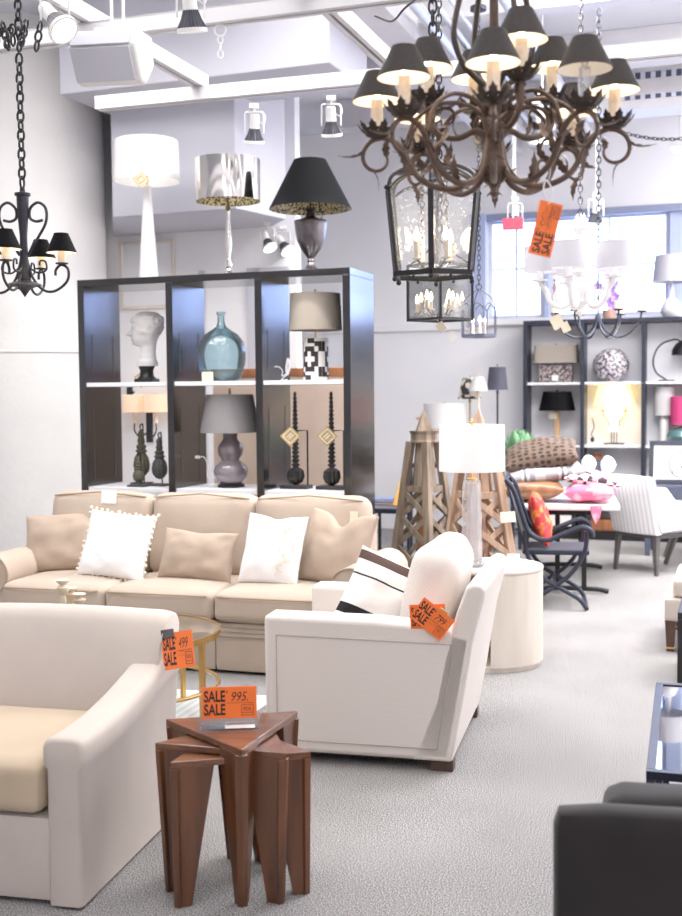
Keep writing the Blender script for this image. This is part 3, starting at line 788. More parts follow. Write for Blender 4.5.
# base: front rail and sides
m = MB(); m.soft((x0 / 2, .40, .155), (Wc - .02, Dc - .02, .28), .02, n=6); obj('seat_base', m, 'linen', t)
def arm(xa, xb):
    m = MB(); n = 16; prof = []
    def zt(y):
        u = max(0, min(1, (y - .02) / .70)); return .555 + .110 * (u ** 1.7) + .015 * math.sin(PI * u) * -1
    # closed loop sections along y
    secs = []
    ys = [-.0, .006, .02, .05] + [.05 + (Dc - .07) * i / 14 for i in range(1, 15)] + [Dc - .008, Dc]
    for y in ys:
        e = .012 if y in (ys[0], ys[-1]) else (.004 if y in (ys[1], ys[-2]) else 0)
        top = zt(y); a, b = xa + e, xb - e; r = .03; zz = []
        lip = .014
        pts = [(a, .012), (a, top - .10)]
        pts += [(a - lip, top - .085), (a - lip, top - r)]
        for k in range(1, 5): q = PI / 2 * k / 4; pts.append((a - lip + r * (1 - math.cos(q)), top - e - r + r * math.sin(q)))
        pts += [(b + lip - r - .01, top - e + .002)]
        for k in range(1, 5): q = PI / 2 * k / 4; pts.append((b + lip - r + r * math.sin(q), top - e - r + r * math.cos(q)))
        pts += [(b + lip, top - .085), (b, top - .10), (b, .012)]
        secs.append([V((p[0], y + RK * p[1] * (y / Dc) ** 1.5, p[1])) for p in pts])
    k = len(secs[0]); vs = [p for s in secs for p in s]; fs = []
    for i in range(len(secs) - 1):
        for j in range(k): fs.append([i * k + j, i * k + (j + 1) % k, (i + 1) * k + (j + 1) % k, (i + 1) * k + j])
    fs.append(list(range(k))); fs.append([(len(secs) - 1) * k + j for j in range(k)])
    m.add(vs, fs); return m
obj('arm', arm(-aw, 0), 'linen', t, angle=45); obj('arm', arm(x0, x0 + aw), 'linen', t, angle=45)
# reclined back with a soft rolled top
m = MB(); secs = []
prof = [(.62, .40), (.66, .55), (.735, .70), (.775, .765), (.80, .79), (.835, .803), (.89, .803), (.93, .79), (.945, .76), (.91, .59), (.855, .30), (.80, .02), (.66, .02), (.62, .25)]
xs = [x0 + .008, x0 + .02, x0 + .05] + [x0 + .05 + (Wc - .10) * i / 10 for i in range(1, 10)] + [-.05, -.02, -.008]
for i, x in enumerate(xs):
    e = .014 if i in (0, len(xs) - 1) else (.004 if i in (1, len(xs) - 2) else 0)
    dome = .012 * math.sin(PI * (x - x0) / Wc)
    secs.append([V((x, p[0] + (e if p[0] < .7 else -e), p[1] - (e if p[1] > .7 else 0) + (dome if p[1] > .7 else 0))) for p in prof])
k = len(prof); vs = [p for s in secs for p in s]; fs = []
for i in range(len(secs) - 1):
    for j in range(k): fs.append([i * k + j, i * k + (j + 1) % k, (i + 1) * k + (j + 1) % k, (i + 1) * k + j])
fs.append(list(range(k))); fs.append([(len(secs) - 1) * k + j for j in range(k)])
m.add(vs, fs); obj('backrest', m, 'linen', t, angle=60)
m = MB(); m.soft((x0 / 2, .315, .385), (Wc - 2 * aw - .035, .66, .17), .045, (0, .0, .02), n=10, wob=.004); obj('seat_cushion', m, 'linend', t)
for x, y in ((-.06, .06), (x0 + .06, .06), (-.06, Dc - .06), (x0 + .06, Dc - .06)):
    m = MB(); m.lathe([(.02, 0), (.026, .05)], 12, (x, y, 0)); obj('foot', m, 'legwood', t)
# its tag
q = HIT(178, 650, CA + Matrix.Rotation(-AR, 3, 'Z') @ V((0, .745, 0)), Matrix.Rotation(-AR, 3, 'Z') @ V((0, 1, 0)))
sale_card('sale_tag', 'orange sale card marked 499 clipped to the back corner of the near beige armchair', frame_mat(q, (.98, -.10, .16), (-.12, .35, 1)), .122, .138, '499', 'orange sale cards', clip=(-.035, .066, .002, .05, .035, 'pewter'), seed=5)

# ------------------------------------------------------------------ nesting tables
def tri_table(label, pts, z, th=.022, wtop=.13, wtip=.048, ln=.045):
    c = sum((V((p[0], p[1], 0)) for p in pts), V()) / 3
    t = thing('nesting_table', label, 'table', c, 0, 'triangular nesting tables')
    ps = [V((p[0], p[1], 0)) - c for p in pts]
    m = MB(); m.prism([(p.x, p.y) for p in ps], z - th, z); obj('tabletop', m, 'walnutt', t, bevel=.0025, smooth=False)
    for i in range(3):
        p = ps[i]; m = MB()
        for q in (ps[(i + 1) % 3], ps[(i + 2) % 3]):
            d = (q - p).normalized(); nrm = V((-d.y, d.x, 0))
            if nrm.dot(-p) < 0: nrm = -nrm
            inw = -p.normalized()
            lean = inw * ln
            a0 = p + V((0, 0, z - th)); a1 = p + d * wtop + V((0, 0, z - th))
            b0 = p + lean; b1 = p + lean + d * wtip
            m.hexa([b0, b1, b1 + nrm * .02, b0 + nrm * .02], [a0, a1, a1 + nrm * .026, a0 + nrm * .026])
        obj('leg', m, 'walnut', t, bevel=.002, smooth=False)
    return t
T1 = [(-.320, 3.558), (-.160, 3.996), (-.612, 3.907)]
T2 = [(-.182, 3.605), (-.27, 4.045), (-.621, 3.725)]
T3 = [(-.107, 3.700), (-.40, 4.05), (-.553, 3.600)]
tri_table('dark walnut triangular nesting table, tallest of three, carrying the sale sign', T1, .530)
tri_table('dark walnut triangular nesting table of middle height poking out under the tallest', T2, .503, wtop=.145, wtip=.056, ln=.025)
tri_table('dark walnut triangular nesting table, lowest of three, tucked under the others', T3, .478, wtop=.14, wtip=.056, ln=.008)
# acrylic sign with the orange card
a = F(202, 727, .530); b = F(257, 725, .530)
cc = (a + b) / 2; wv = (b - a); W_ = wv.length
t = thing('sign_holder', 'clear acrylic stand with orange SALE 995 card on the tallest walnut table', 'sign', cc + V((0, 0, .0005)), math.atan2(wv.y, wv.x))
m = MB(); m.bx(-W_ / 2 - .004, W_ / 2 + .004, -.001, .001, .0, .022); m.bx(-W_ / 2 - .004, W_ / 2 + .004, .007, .009, .0, .135); m.bx(-W_ / 2 - .004, W_ / 2 + .004, -.045, .009, .0, .003); obj('acrylic_stand', m, 'acrylic', t, smooth=False)
m = MB(); m.bx(-.015, W_ / 2 - .008, -.042, -.004, .0032, .0042); obj('reflection_strip', m, 'paper', t, smooth=False)  # white strip standing in for a reflection on the acrylic base
m = MB(); m.box((0, .004, .079), (W_, .0016, .108)); co = obj('card', m, 'orange', t, smooth=False)
l = card_text(None, W_, .108, '995.', 0.0)
lm = MB(); lm.add(l.v, l.f, Matrix.Translation((0, .0028, .079)) @ Matrix.Rotation(PI / 2, 4, 'X')); obj('lettering', lm, 'ink', co, smooth=False)

# ------------------------------------------------------------------ chevron armchair
CW = F(266, 750, .05); CW.z = 0
WR = R(-13.8)
t = thing('armchair', 'off-white chevron-weave armchair turned side-on with fanned orange tags on its arm', 'armchair', CW, WR)
L, Wd = .84, .97
def prof_box(mb, poly, y0, y1, r=.0):
    mb.extr([(p[0], y0, p[1]) for p in poly], (0, y1 - y0, 0)); return mb
# arm panels (near and far): slightly boxy with the raked rear edge of the chair
def warm(y0, y1, nm):
    m = MB(); prof_box(m, [(-.0, .05), (.835, .05), (.93, .60), (.80, .635), (.5, .655), (-.005, .66)], y0, y1)
    o = obj(nm, m, 'chev', t, bevel=.022, seg=4); return o
a1 = warm(0, .165, 'arm'); warm(Wd - .165, Wd, 'arm')
# seam rectangle on the outer face
m = MB(); rect = [(.055, -.001, .105), (.775, -.001, .105), (.845, -.001, .565), (.055, -.001, .575)]
m.tube(rect, .0038, 6, closed=True); obj('seam', m, 'chevs', a1)
m = MB(); m.soft((.40, Wd / 2, .20), (.80, Wd - .33, .28), .02, n=6); obj('seat_base', m, 'chev', t)
m = MB(); m.soft((.36, Wd / 2, .42), (.78, Wd - .345, .17), .04, (0, 0, .02), n=8); obj('seat_cushion', m, 'chev', t)
# raked back slab, curved slightly rearwards
m = MB(); bp = [(.80, .05), (.838, .05), (.875, .25), (.93, .58), (.98, .775), (.985, .805), (.965, .825), (.93, .828), (.90, .81), (.86, .70), (.80, .50), (.76, .30)]
prof_box(m, [(.66, .05)] + bp[1:], .0, Wd); bk = obj('backrest', m, 'chev', t, bevel=.022, seg=4)
# loose back cushion, fat and rounded
m = MB(); m.soft((0, 0, 0), (.21, .61, .48), .095, (.03, .0, .02), n=14, wob=.008, seed=3); o = obj('back_cushion', m, 'chev', t)
o.matrix_local = Matrix.Translation((.70, .485, .715)) @ Matrix.Rotation(R(13), 4, 'Y')
for x, y in ((.79, .06), (.79, Wd - .06), (.05, .06), (.05, Wd - .06)):
    m = MB(); m.box((x, y, .026), (.10, .07, .052)); obj('foot', m, 'legwood', t, bevel=.004)
m = MB(); m.bx(.03, .80, .03, Wd - .03, .042, .055); obj('dust_cover', m, 'groove', t, smooth=False)
WMX = Matrix.Translation(CW) @ Matrix.Rotation(WR, 4, 'Z')
# striped pillow leaning on the back cushion
o = weld(obj('throw_pillow', pillow_mb(.40, .40, .14, 8, .05), 'bstripe'))
o.matrix_world = WMX @ frame_mat((.475, .36, .675), (.86, .16, -.40), (.40, .42, .85))
tag(o, 'cream throw pillow with black and brown bands leaning in the chevron armchair', 'pillow')
# tags draped over the near arm
ey = WMX.to_3x3() @ V((0, -1, 0)); ex = WMX.to_3x3() @ V((1, 0, 0))
pl = WMX @ V((0, -.012, 0))
q = HIT(428, 617, pl, ey); 
o2 = sale_card('sale_tag', 'orange sale card, rear one of the pair fanned over the chevron armchair arm', frame_mat(q + V((0, .012, 0)), ex * .995 + V((0, 0, .06)), V((0, .0, 1))), .155, .105, '', 'orange sale cards', seed=9, scr=False)
q = HIT(432, 619, pl + ey * .012, ey)
o2 = sale_card('sale_tag', 'orange sale card tilted steeply, front one of the pair fanned over the chevron armchair arm', frame_mat(q, ex * .80 - V((0, 0, .60)), ex * .6 + V((0, -.1, .8))), .165, .115, '799', 'orange sale cards', seed=12, clip=(.02, .05, -.004, .04, .03, 'goldp'))

# ------------------------------------------------------------------ dark sofa, closest to the lens
SD = XZ(553, .725, 2.5); SD.z = 0
t = thing('sofa', 'dark charcoal sofa seen from behind at the bottom corner of the view', 'sofa', SD, R(-11))
m = MB(); m.soft((.85, .05, .37), (1.7, .10, .70), .04, (0, 0, 0), n=10); obj('backrest', m, 'dark', t)
m = MB(); m.soft((.85, .40, .20), (1.60, .64, .30), .03, n=6); obj('seat_base', m, 'dark', t)
for x in (.49, .49 + .76):
    m = MB(); m.soft((x, .18, .50), (.755, .17, .435), .05, (0, .02, .006), n=10, wob=.004); obj('back_cushion', m, 'dark', t)
    m = MB(); m.soft((x, .48, .39), (.74, .46, .10), .04, (0, 0, .01), n=8); obj('seat_cushion', m, 'dark', t)
for x in (.07, 1.64):
    m = MB(); m.soft((x, .40, .22), (.10, .62, .36), .03, n=6); obj('arm', m, 'dark', t)
for x, y in ((.06, .05), (1.64, .05), (.06, .66), (1.64, .66)):
    m = MB(); m.lathe([(.02, 0), (.028, .06)], 12, (x, y, 0)); obj('foot', m, 'legwood', t)

# ------------------------------------------------------------------ glass coffee table (dark metal)
GA = F(646, 771, .45); GB = F(656, 682, .45); gl_ = (GB - GA).length
ga = math.atan2(GB.x - GA.x, GB.y - GA.y)
t = thing('coffee_table', 'low glass table in a thin dark metal frame beside the charcoal sofa', 'table', (GA.x, GA.y, 0), -ga)
gw = .75; b_ = .028; m = MB()
for z in (.436,):
    m.bx(0, gw, 0, b_, z - .014, z + .014); m.bx(0, gw, gl_ - b_, gl_, z - .014, z + .014); m.bx(0, b_, b_, gl_ - b_, z - .014, z + .014); m.bx(gw - b_, gw, b_, gl_ - b_, z - .014, z + .014)
obj('top_frame', m, 'navy', t, bevel=.002, smooth=False)
for x, y in ((0, 0), (gw - b_, 0), (0, gl_ - b_), (gw - b_, gl_ - b_)):
    m = MB(); m.bx(x, x + b_, y, y + b_, 0, .422); obj('leg', m, 'navy', t, bevel=.002, smooth=False)
m = MB(); m.bx(.05, .07, .02, .04, .0, .42); m.bx(b_, gw - b_, .005, .02, .02, .035); m.bx(b_, gw - b_, gl_ - .02, gl_ - .005, .02, .035); obj('stretcher', m, 'navy', t, bevel=.002, smooth=False)
m = MB(); m.bx(b_ + .001, gw - b_ - .001, b_ + .001, gl_ - b_ - .001, .436, .445); obj('glass_top', m, 'tableglass', t, smooth=False)

# ------------------------------------------------------------------ bench chair corner and black side table at the edge
p = F(667, 651, 0)
t = thing('slipper_chair', 'beige upholstered bench chair with dark tapered wooden legs at the view edge', 'chair', p, -TH)
m = MB(); m.soft((.38, .36, .265), (.80, .78, .15), .02, n=6); obj('seat_base', m, 'linen', t)
m = MB(); m.soft((.40, .36, .40), (.74, .74, .13), .04, (0, 0, .015), n=8); obj('seat_cushion', m, 'linen', t)
m = MB(); m.soft((.70, .36, .62), (.16, .78, .52), .05, n=8); obj('backrest', m, 'linen', t)
for x, y in ((0.02, 0.01), (.74, 0.01), (0.02, .7), (.74, .7)):
    m = MB(); m.hexa([(x - .022, y - .022, 0), (x + .022, y - .022, 0), (x + .022, y + .022, 0), (x - .022, y + .022, 0)], [(x - .034, y - .034, .20), (x + .034, y - .034, .20), (x + .034, y + .034, .20), (x - .034, y + .034, .20)])
    lg = obj('leg', m, 'legwood', t, bevel=.003)
    m = MB(); m.box((x, y, .022), (.052, .052, .012)); obj('ferrule', m, 'gold', lg, bevel=.002)
p = F(677, 683, 0)
t = thing('side_table', 'black open-sided side table cut by the view edge beyond the glass table', 'table', p, -TH)
m = MB(); m.bx(0, .5, 0, .5, .36, .40); obj('tabletop', m, 'black', t, bevel=.004)
for x, y in ((0, 0), (.45, 0), (0, .45), (.45, .45)):
    m = MB(); m.bx(x, x + .05, y, y + .05, 0, .36); obj('leg', m, 'black', t, bevel=.003)

# ------------------------------------------------------------------ big tan sofa
SA = F(240, 675, 0.0); SR = R(-17)
se = V((math.cos(SR), math.sin(SR), 0)); sn = V((-math.sin(SR), math.cos(SR), 0))
SO = SA - se * .51
SMX = Matrix.Translation(SO) @ Matrix.Rotation(SR, 4, 'Z')
t = thing('sofa', 'tan three-seat roll-arm sofa before the black bookcase, piled with five pillows', 'sofa', SO, SR)
m = MB(); m.soft((0, .48, .17), (2.10, .92, .28), .02, n=6); obj('seat_base', m, 'sofa', t)
for i in range(3):
    xa = -1.065 + .71 * i
    m = MB(); m.soft((xa + .355, .02, .12), (.702, .03, .20), .008, n=5); obj('skirt', m, 'sofa', t)
m = MB()
for z, y in ((.235, -.004), (.262, -.010), (.29, -.006)): m.soft((0, .02 + y, z), (2.12, .05, .030), .014, n=6)
obj('front_band', m, 'sofa', t)
for i in range(3):
    xa = -1.065 + .71 * i
    m = MB(); m.soft((xa + .355, .35, .40), (.704, .78, .175), .045, (0, .012, .022), n=12, wob=.004, seed=i); sc = obj('seat_cushion', m, 'sofa', t)
    m = MB(); m.tube([(xa + .03, -.045, .462), (xa + .2, -.054, .463), (xa + .52, -.054, .463), (xa + .68, -.045, .462)], .005, 6); m.tube([(xa + .03, -.045, .338), (xa + .68, -.045, .338)], .005, 6); obj('piping', m, 'piping', sc)
m = MB(); m.soft((0, .86, .50), (2.2, .16, .74), .03, n=6); obj('backrest', m, 'sofa', t)
for i, (xc, w_) in enumerate(((-.73, .74), (.0, .73), (.74, .76))):
    m = MB(); m.soft((0, 0, 0), (w_ - .01, .24, .53), .07, (0.0, .035, .012), n=14, wob=.012, seed=i + 4)
    o = obj('back_cushion', m, 'sofa', t); o.matrix_local = Matrix.Translation((xc, .70, .725)) @ Matrix.Rotation(R(-9), 4, 'X')
    m = MB(); m.tube([(-w_ / 2 + .03, -.108, .235), (0, -.118, .262), (w_ / 2 - .03, -.108, .235)], .005, 6); obj('piping', m, 'piping', o)
    if i != 1:
        m = MB(); m.box((.30 if i == 2 else .08, -.135, .12 if i == 2 else .23), (.05, .002, .10) if i == 2 else (.11, .003, .09)); obj('care_tag', m, 'cream_tag' if i == 2 else 'paper', o, smooth=False)
for sx in (-1, 1):
    m = MB(); pr = [(-.10, .03), (.10, .03), (.10, .40)]
    pr += [(.0 + .125 * math.cos(R(a_)) + .015, .525 + .125 * math.sin(R(a_))) for a_ in range(-40, 221, 20)] + [(-.10, .40)]
    m.extr([(sx * (1.165 + q[0]), .03, q[1]) for q in pr], (0, .90, 0)); am = obj('arm', m, 'sofa', t, bevel=.012, seg=3)
    m = MB(); m.tube([(sx * (1.165 + .0 + .122 * math.cos(R(a_)) + .015), .028, .525 + .122 * math.sin(R(a_))) for a_ in range(-60, 241, 15)], .006, 6); obj('piping', m, 'piping', am)
for x, y in ((-1.15, .1), (1.15, .1), (-1.15, .85), (1.15, .85)):
    m = MB(); m.box((x, y, .016), (.07, .07, .033)); obj('foot', m, 'legwood', t)
# pillows on the sofa
def sofa_pillow(label, px, py, yl, w, h, th, m_, lean=18, roll=0, yaw=0, seed=0, chop=0.0, pinch=.06, zoff=0.0):
    pt = HIT(px, py, SO + sn * yl, sn)
    lp = Matrix.Rotation(-SR, 3, 'Z') @ (pt - SO)
    zc = .495 + h / 2 * math.cos(R(lean)) * .97 + zoff
    o = weld(obj('throw_pillow', pillow_mb(w, h, th, seed, pinch, chop=chop, wr=.009), m_))
    L_ = Matrix.Translation((lp.x, yl, zc)) @ Matrix.Rotation(R(yaw), 4, 'Z') @ Matrix.Rotation(R(90 - lean), 4, 'X') @ Matrix.Rotation(R(roll), 4, 'Z')
    o.matrix_world = SMX @ L_
    return tag(o, label, 'pillow', 'pillows on the tan sofa')
sofa_pillow('tan square pillow nearest the round column, half behind the bobble-trimmed white one', 62, 552, .50, .50, .40, .16, 'sofap', 22, 4, 12, 1)
pw = sofa_pillow('white square pillow edged all round with little cotton bobbles', 117, 548, .33, .47, .43, .15, 'whitec', 20, -5, 0, 2)
rr = random.Random(3)
for i in range(13):
    u = -1 + 2 * i / 12
    k = 1 - .06 * (1 - u * u)
    for (x, y) in ((.235 * u, .215 * k), (.235 * u, -.215 * k), (.235 * k, .215 * u), (-.235 * k, .215 * u)):
        m = MB(); m.ball((x * 1.03 + rr.uniform(-.006, .006), y * 1.03 + rr.uniform(-.006, .006), rr.uniform(-.004, .012)), .0095 + rr.uniform(-.001, .002), 8, 5); obj('bobble', m, 'candle', pw)
sofa_pillow('tan lumbar pillow, low and wide, mid sofa between the two white pillows', 198, 560, .36, .50, .32, .15, 'sofap', 20, -3, 0, 3, .01)
pw = sofa_pillow('white square pillow scattered with small tassels, next to the dented tan pillow', 273, 552, .34, .40, .44, .14, 'whitec', 20, -2, -6, 4, .02)
for i in range(26):
    a_, b_ = (rr.uniform(.35, .85), rr.uniform(-.85, .8)) if i < 17 else (rr.uniform(-.85, .8), rr.uniform(.6, .9))
    k = (max(0, 1 - a_ * a_) * max(0, 1 - b_ * b_)) ** .42
    c = V((.2 * a_, .22 * b_, .07 * k + .004))
    m = MB(); m.tube([c, c + V((rr.uniform(-.008, .008), -.016, .006)), c + V((rr.uniform(-.012, .012), -.028, .003))], [.004, .003, .005], 6); obj('tassel', m, 'turned', pw)
sofa_pillow('tan square pillow with a chopped-in top, at the chevron armchair end', 337, 549, .42, .48, .46, .17, 'sofap', 20, -4, -16, 5, .085)

# ------------------------------------------------------------------ gold round coffee table, rug, candle spindles
GC = V((-1.055, 5.72, .0125)); gr = .44
t = thing('coffee_table', 'round glass coffee table on a slim gold frame between beige armchair and tan sofa', 'table', GC, 0)
m = MB(); m.lathe([(gr - .012, .425), (gr, .425), (gr, .455), (gr - .012, .455), (gr - .012, .425)], 56, cap=False); obj('rim', m, 'gold', t)
m = MB(); m.lathe([(0, .443), (gr - .013, .443), (gr - .013, .451), (0, .451)], 56, cap=False); obj('glass_top', m, 'tableglass', t)
for a_ in (-28, 62, 152, 242):
    m = MB(); m.box(((gr - .02) * math.cos(R(a_)), (gr - .02) * math.sin(R(a_)), .2125), (.03, .018, .425), R(a_)); obj('leg', m, 'gold', t, bevel=.002)
m = MB(); ring = [(gr * .97 * math.cos(R(k * 6)), gr * .97 * math.sin(R(k * 6)), .18) for k in range(60)]; m.tube(ring, .010, 8, closed=True); obj('ring_stretcher', m, 'gold', t)
m = MB(); m.bx(-1.3, .48, -.95, .28, .0005, .012); o = obj('area_rug', m, 'rug', smooth=False); o.matrix_world = Matrix.Translation((-.9, 6.0, 0)) @ Matrix.Rotation(SR, 4, 'Z')
tag(o, 'cream ribbed rug under the gold coffee table', 'rug')
def spindle(label, px, py_top, Y):
    p = XZ(px, .456, Y); top = P(px, py_top, Y).z; h = top - .456
    t = thing('candle_holder', label, 'candle holder', (p.x, Y, .4555), 0, 'turned wooden candle holders')
    k = h
    m = MB(); m.lathe([(.040, 0), (.042, .01), (.030, .02), (.014, .04), (.020, .25 * k), (.013, .3 * k), (.024, .42 * k), (.024, .45 * k), (.012, .50 * k), (.018, .62 * k), (.012, .72 * k)], 18); obj('stem', m, 'turned', t)
    m = MB(); m.lathe([(.012, .72 * k), (.030, .80 * k), (.033, .86 * k), (.014, .90 * k), (.030, .95 * k), (.033, .985 * k), (.024, k), (.0, k)], 18); obj('cup', m, 'turned', t)
spindle('pale turned wood candle holder, tallest of three peeping over the beige armchair', 64, 579, 5.62)
spindle('pale turned wood candle holder, middle one of three peeping over the beige armchair', 72, 587, 5.70)
spindle('pale turned wood candle holder, shortest of three peeping over the beige armchair', 80, 593, 5.62)
# ------------------------------------------------------------------ black open bookcase
KR = R(-20); KO = V((.072, 7.9, 0))
ke = V((math.cos(KR), math.sin(KR), 0)); kn = V((-math.sin(KR), math.cos(KR), 0))
KX = Matrix.Translation(KO) @ Matrix.Rotation(KR, 4, 'Z')
KW, KD, KH, kt = 2.16, .51, 2.50, .055
t = thing('bookcase', 'tall black open-backed bookcase with white shelves standing behind the tan sofa', 'bookcase', KO, KR)
for nm, x in (('side_panel', -KW), ('divider', -KW * 2 / 3 + .02), ('divider', -KW / 3 + .005), ('side_panel', -kt)):
    m = MB(); m.bx(x, x + kt, 0, KD, 0, KH - .05); obj(nm, m, 'espresso', t, bevel=.002, smooth=False)
m = MB(); m.bx(-KW, 0, 0, KD, KH - .05, KH); obj('top_panel', m, 'espresso', t, bevel=.002, smooth=False)
m = MB(); m.bx(-KW + kt, -kt, 0.01, KD, 0, .12); obj('plinth', m, 'espresso', t, bevel=.002, smooth=False)
xs_ = [-KW + kt, -KW * 2 / 3 + .02, -KW * 2 / 3 + .02 + kt, -KW / 3 + .005, -KW / 3 + .005 + kt, -kt]
ZS = (1.735, .955, .15)
for z in ZS:
    for i in range(3):
        m = MB(); m.bx(xs_[2 * i] + .001, xs_[2 * i + 1] - .001, .012, KD - .005, z - .03, z); obj('shelf', m, 'shelfw', t, bevel=.002, smooth=False)
for x in (xs_[0], xs_[2], xs_[4]):
    for y in (.10, .40):
        for z0, z1 in ((1.80, 2.1), (1.0, 1.55)): m = MB(); m.bx(x + .0005, x + .003, y - .004, y + .004, z0, z1); obj('shelf_pin_strip', m, 'groove', t, smooth=False)
def kp(px, py, yl): return HIT(px, py, KO + kn * yl, kn)
def kat(px, z, yl):
    """spot at height z on the bookcase line yl deep, in photo column px"""
    a = kp(px, 300, yl); b = kp(px, 500, yl); return a.lerp(b, (z - a.z) / (b.z - a.z))
def gold_tag(name, label, mw, s=.09, mcard='goldp'):
    m = MB(); m.box((0, 0, 0), (s, s, .003)); o = obj(name, m, mcard, None, smooth=False); o.matrix_world = mw; tag(o, label, 'tag')
    m = MB(); w = s * .36
    for a, b in (((-w, -w), (w, -w)), ((w, -w), (w, w)), ((w, w), (-w, w)), ((-w, w), (-w, -w))): m.bar((a[0], a[1], .002), (b[0], b[1], .002), .004 * s / .09, .001)
    for y in (.10, -.06): m.bx(-w * .6, w * .6, y * s - .003, y * s + .003, .0015, .0025)
    obj('printed_border', m, 'paper', o, smooth=False); return o
CAMV = V((0, -1, 0))

# --- row 1: bust
p = kat(147, 1.735, .30)
t = thing('bust', 'pale plaster head of a classical youth on a black base, in profile on the bookcase', 'bust', p, KR + R(4))
m = MB(); m.bx(-.075, .075, -.07, .07, 0, .03); m.lathe([(.075, .03), (.055, .05), (.05, .09), (.065, .125)], 20); obj('base', m, 'black', t, bevel=.006)
def head(mb, x0, z0, s):
    nz, na = 60, 48; vs = []; fs = []
    def lerp(tab, z):
        for (a, b) in zip(tab, tab[1:]):
            if z <= b[0]:
                u = (z - a[0]) / (b[0] - a[0]); u = u * u * (3 - 2 * u); return [p + (q - p) * u for p, q in zip(a[1:], b[1:])]
        return list(tab[-1][1:])
    # z, front extent (face side), back extent, half width
    tab = [(0, .40, .46, .44), (.06, .36, .46, .42), (.14, .27, .42, .30), (.26, .22, .40, .25), (.34, .24, .42, .25), (.38, .50, .43, .27), (.42, .60, .44, .32), (.47, .585, .46, .37), (.50, .60, .48, .39), (.54, .585, .54, .40), (.60, .60, .62, .42), (.68, .575, .68, .435), (.71, .60, .70, .44), (.80, .60, .72, .45), (.88, .53, .68, .42), (.95, .36, .54, .31), (.985, .2, .34, .19), (1.0, .02, .02, .02)]
    for i in range(nz + 1):
        z = i / nz; fr, bk, hw = lerp(tab, z)
        for k in range(na):
            a = 2 * PI * k / na; c, d = math.cos(a), math.sin(a)
            ex = fr if c > 0 else bk
            x = ex * math.copysign(abs(c) ** .85, c); y = hw * math.copysign(abs(d) ** .85, d)
            aa = min(a, 2 * PI - a)
            g = lambda z1, sz, a1, sa: math.exp(-((z - z1) / sz) ** 2 - ((aa - a1) / sa) ** 2)
            x += .30 * math.exp(-((z - .575) / .038) ** 2 - (aa / .17) ** 2) + .18 * math.exp(-((z - .63) / .05) ** 2 - (aa / .14) ** 2)
            x += .09 * g(.497, .016, 0, .3) + .08 * g(.466, .014, 0, .28) - .07 * g(.438, .014, 0, .4) + .09 * g(.405, .025, 0, .35)
            x -= .16 * g(.650, .03, .42, .2); x += .03 * g(.655, .014, .42, .12); x += .03 * g(.70, .02, .35, .3)
            y *= 1 + .16 * math.exp(-((z - .61) / .055) ** 2 - ((aa - 1.75) / .14) ** 2)
            if z > .55 and (aa > 1.25 or z > .79):
                q = noise.noise(V((c * 4.5, d * 4.5, z * 13))); f = min(1, max(0, (z - .55) * 9)); x *= 1 + .14 * q * f + .07 * f; y *= 1 + .14 * q * f + .07 * f
            vs.append(V((x0 - x * s * .44, y * s * .46, z0 + z * s)))
    for i in range(nz):
        for k in range(na): fs.append([i * na + k, i * na + (k + 1) % na, (i + 1) * na + (k + 1) % na, (i + 1) * na + k])
    fs.append(list(range(na))); mb.add(vs, fs)
m = MB(); head(m, 0.0, .125, .415); obj('head', m, 'stone', t)
# --- row 1: demijohn
p = kat(222, 1.735, .26)
t = thing('demijohn', 'big round aqua glass demijohn bottle with a paper label on the bookcase', 'bottle', p, KR)
m = MB(); m.lathe([(.0, .004), (.11, .004), (.135, .02), (.16, .08), (.178, .16), (.18, .22), (.165, .29), (.125, .345), (.07, .38), (.036, .405), (.026, .44), (.026, .49), (.034, .495), (.034, .51), (.022, .512)], 40, cap=False); obj('glass_body', m, 'teal', t)
m = MB(); m.lathe([(.0, .012), (.10, .012), (.126, .028), (.148, .08), (.148, .082), (.0, .082)], 32, cap=False); obj('thick_base', m, 'teal', t)
m = MB(); m.box((-.035, -.165, .035), (.09, .003, .07)); m.bx(-.035 - .03, -.035 + .03, -.1675, -.1665, .045, .05); obj('paper_label', m, 'cream_tag', t, smooth=False)
# --- row 1: patterned lamp
p = kat(316, 1.735, .25)
t = thing('table_lamp', 'lamp with black geometric crosses on a cream cylinder and taupe drum shade', 'lamp', p, KR)
def lampstem(t, z0, z1, m_='gold', r=.006): m = MB(); m.tube([(0, 0, z0), (0, 0, z1)], r, 8); m.ball((0, 0, z1), r * 2, 10, 6); return obj('stem', m, m_, t)
m = MB(); m.lathe([(.0, 0), (.088, 0), (.09, .006), (.09, .294), (.086, .30), (.0, .30)], 40); obj('base', m, 'paper', t)
m = MB()
pat = ["..#.........#..##...", ".###..###..###.#....", "..#...#.#...#..#.###", "......#.#......#.#.#", ".######.#####..###.#", ".#..........#......#", ".####.####..#.######", "....#.#..#..#.#.....", ".####.#..##.###.###.", ".#....#...#.....#.#.", ".######...#######.##"]
nc = len(pat[0])
def cyl(mb, a0, a1, z0, z1, r):
    n_ = 3; vs = []
    for q in range(n_ + 1):
        a = a0 + (a1 - a0) * q / n_
        for z in (z0, z1): vs.append(V((r * math.cos(a), r * math.sin(a), z)))
    mb.add(vs, [[2 * q, 2 * q + 2, 2 * q + 3, 2 * q + 1] for q in range(n_)])
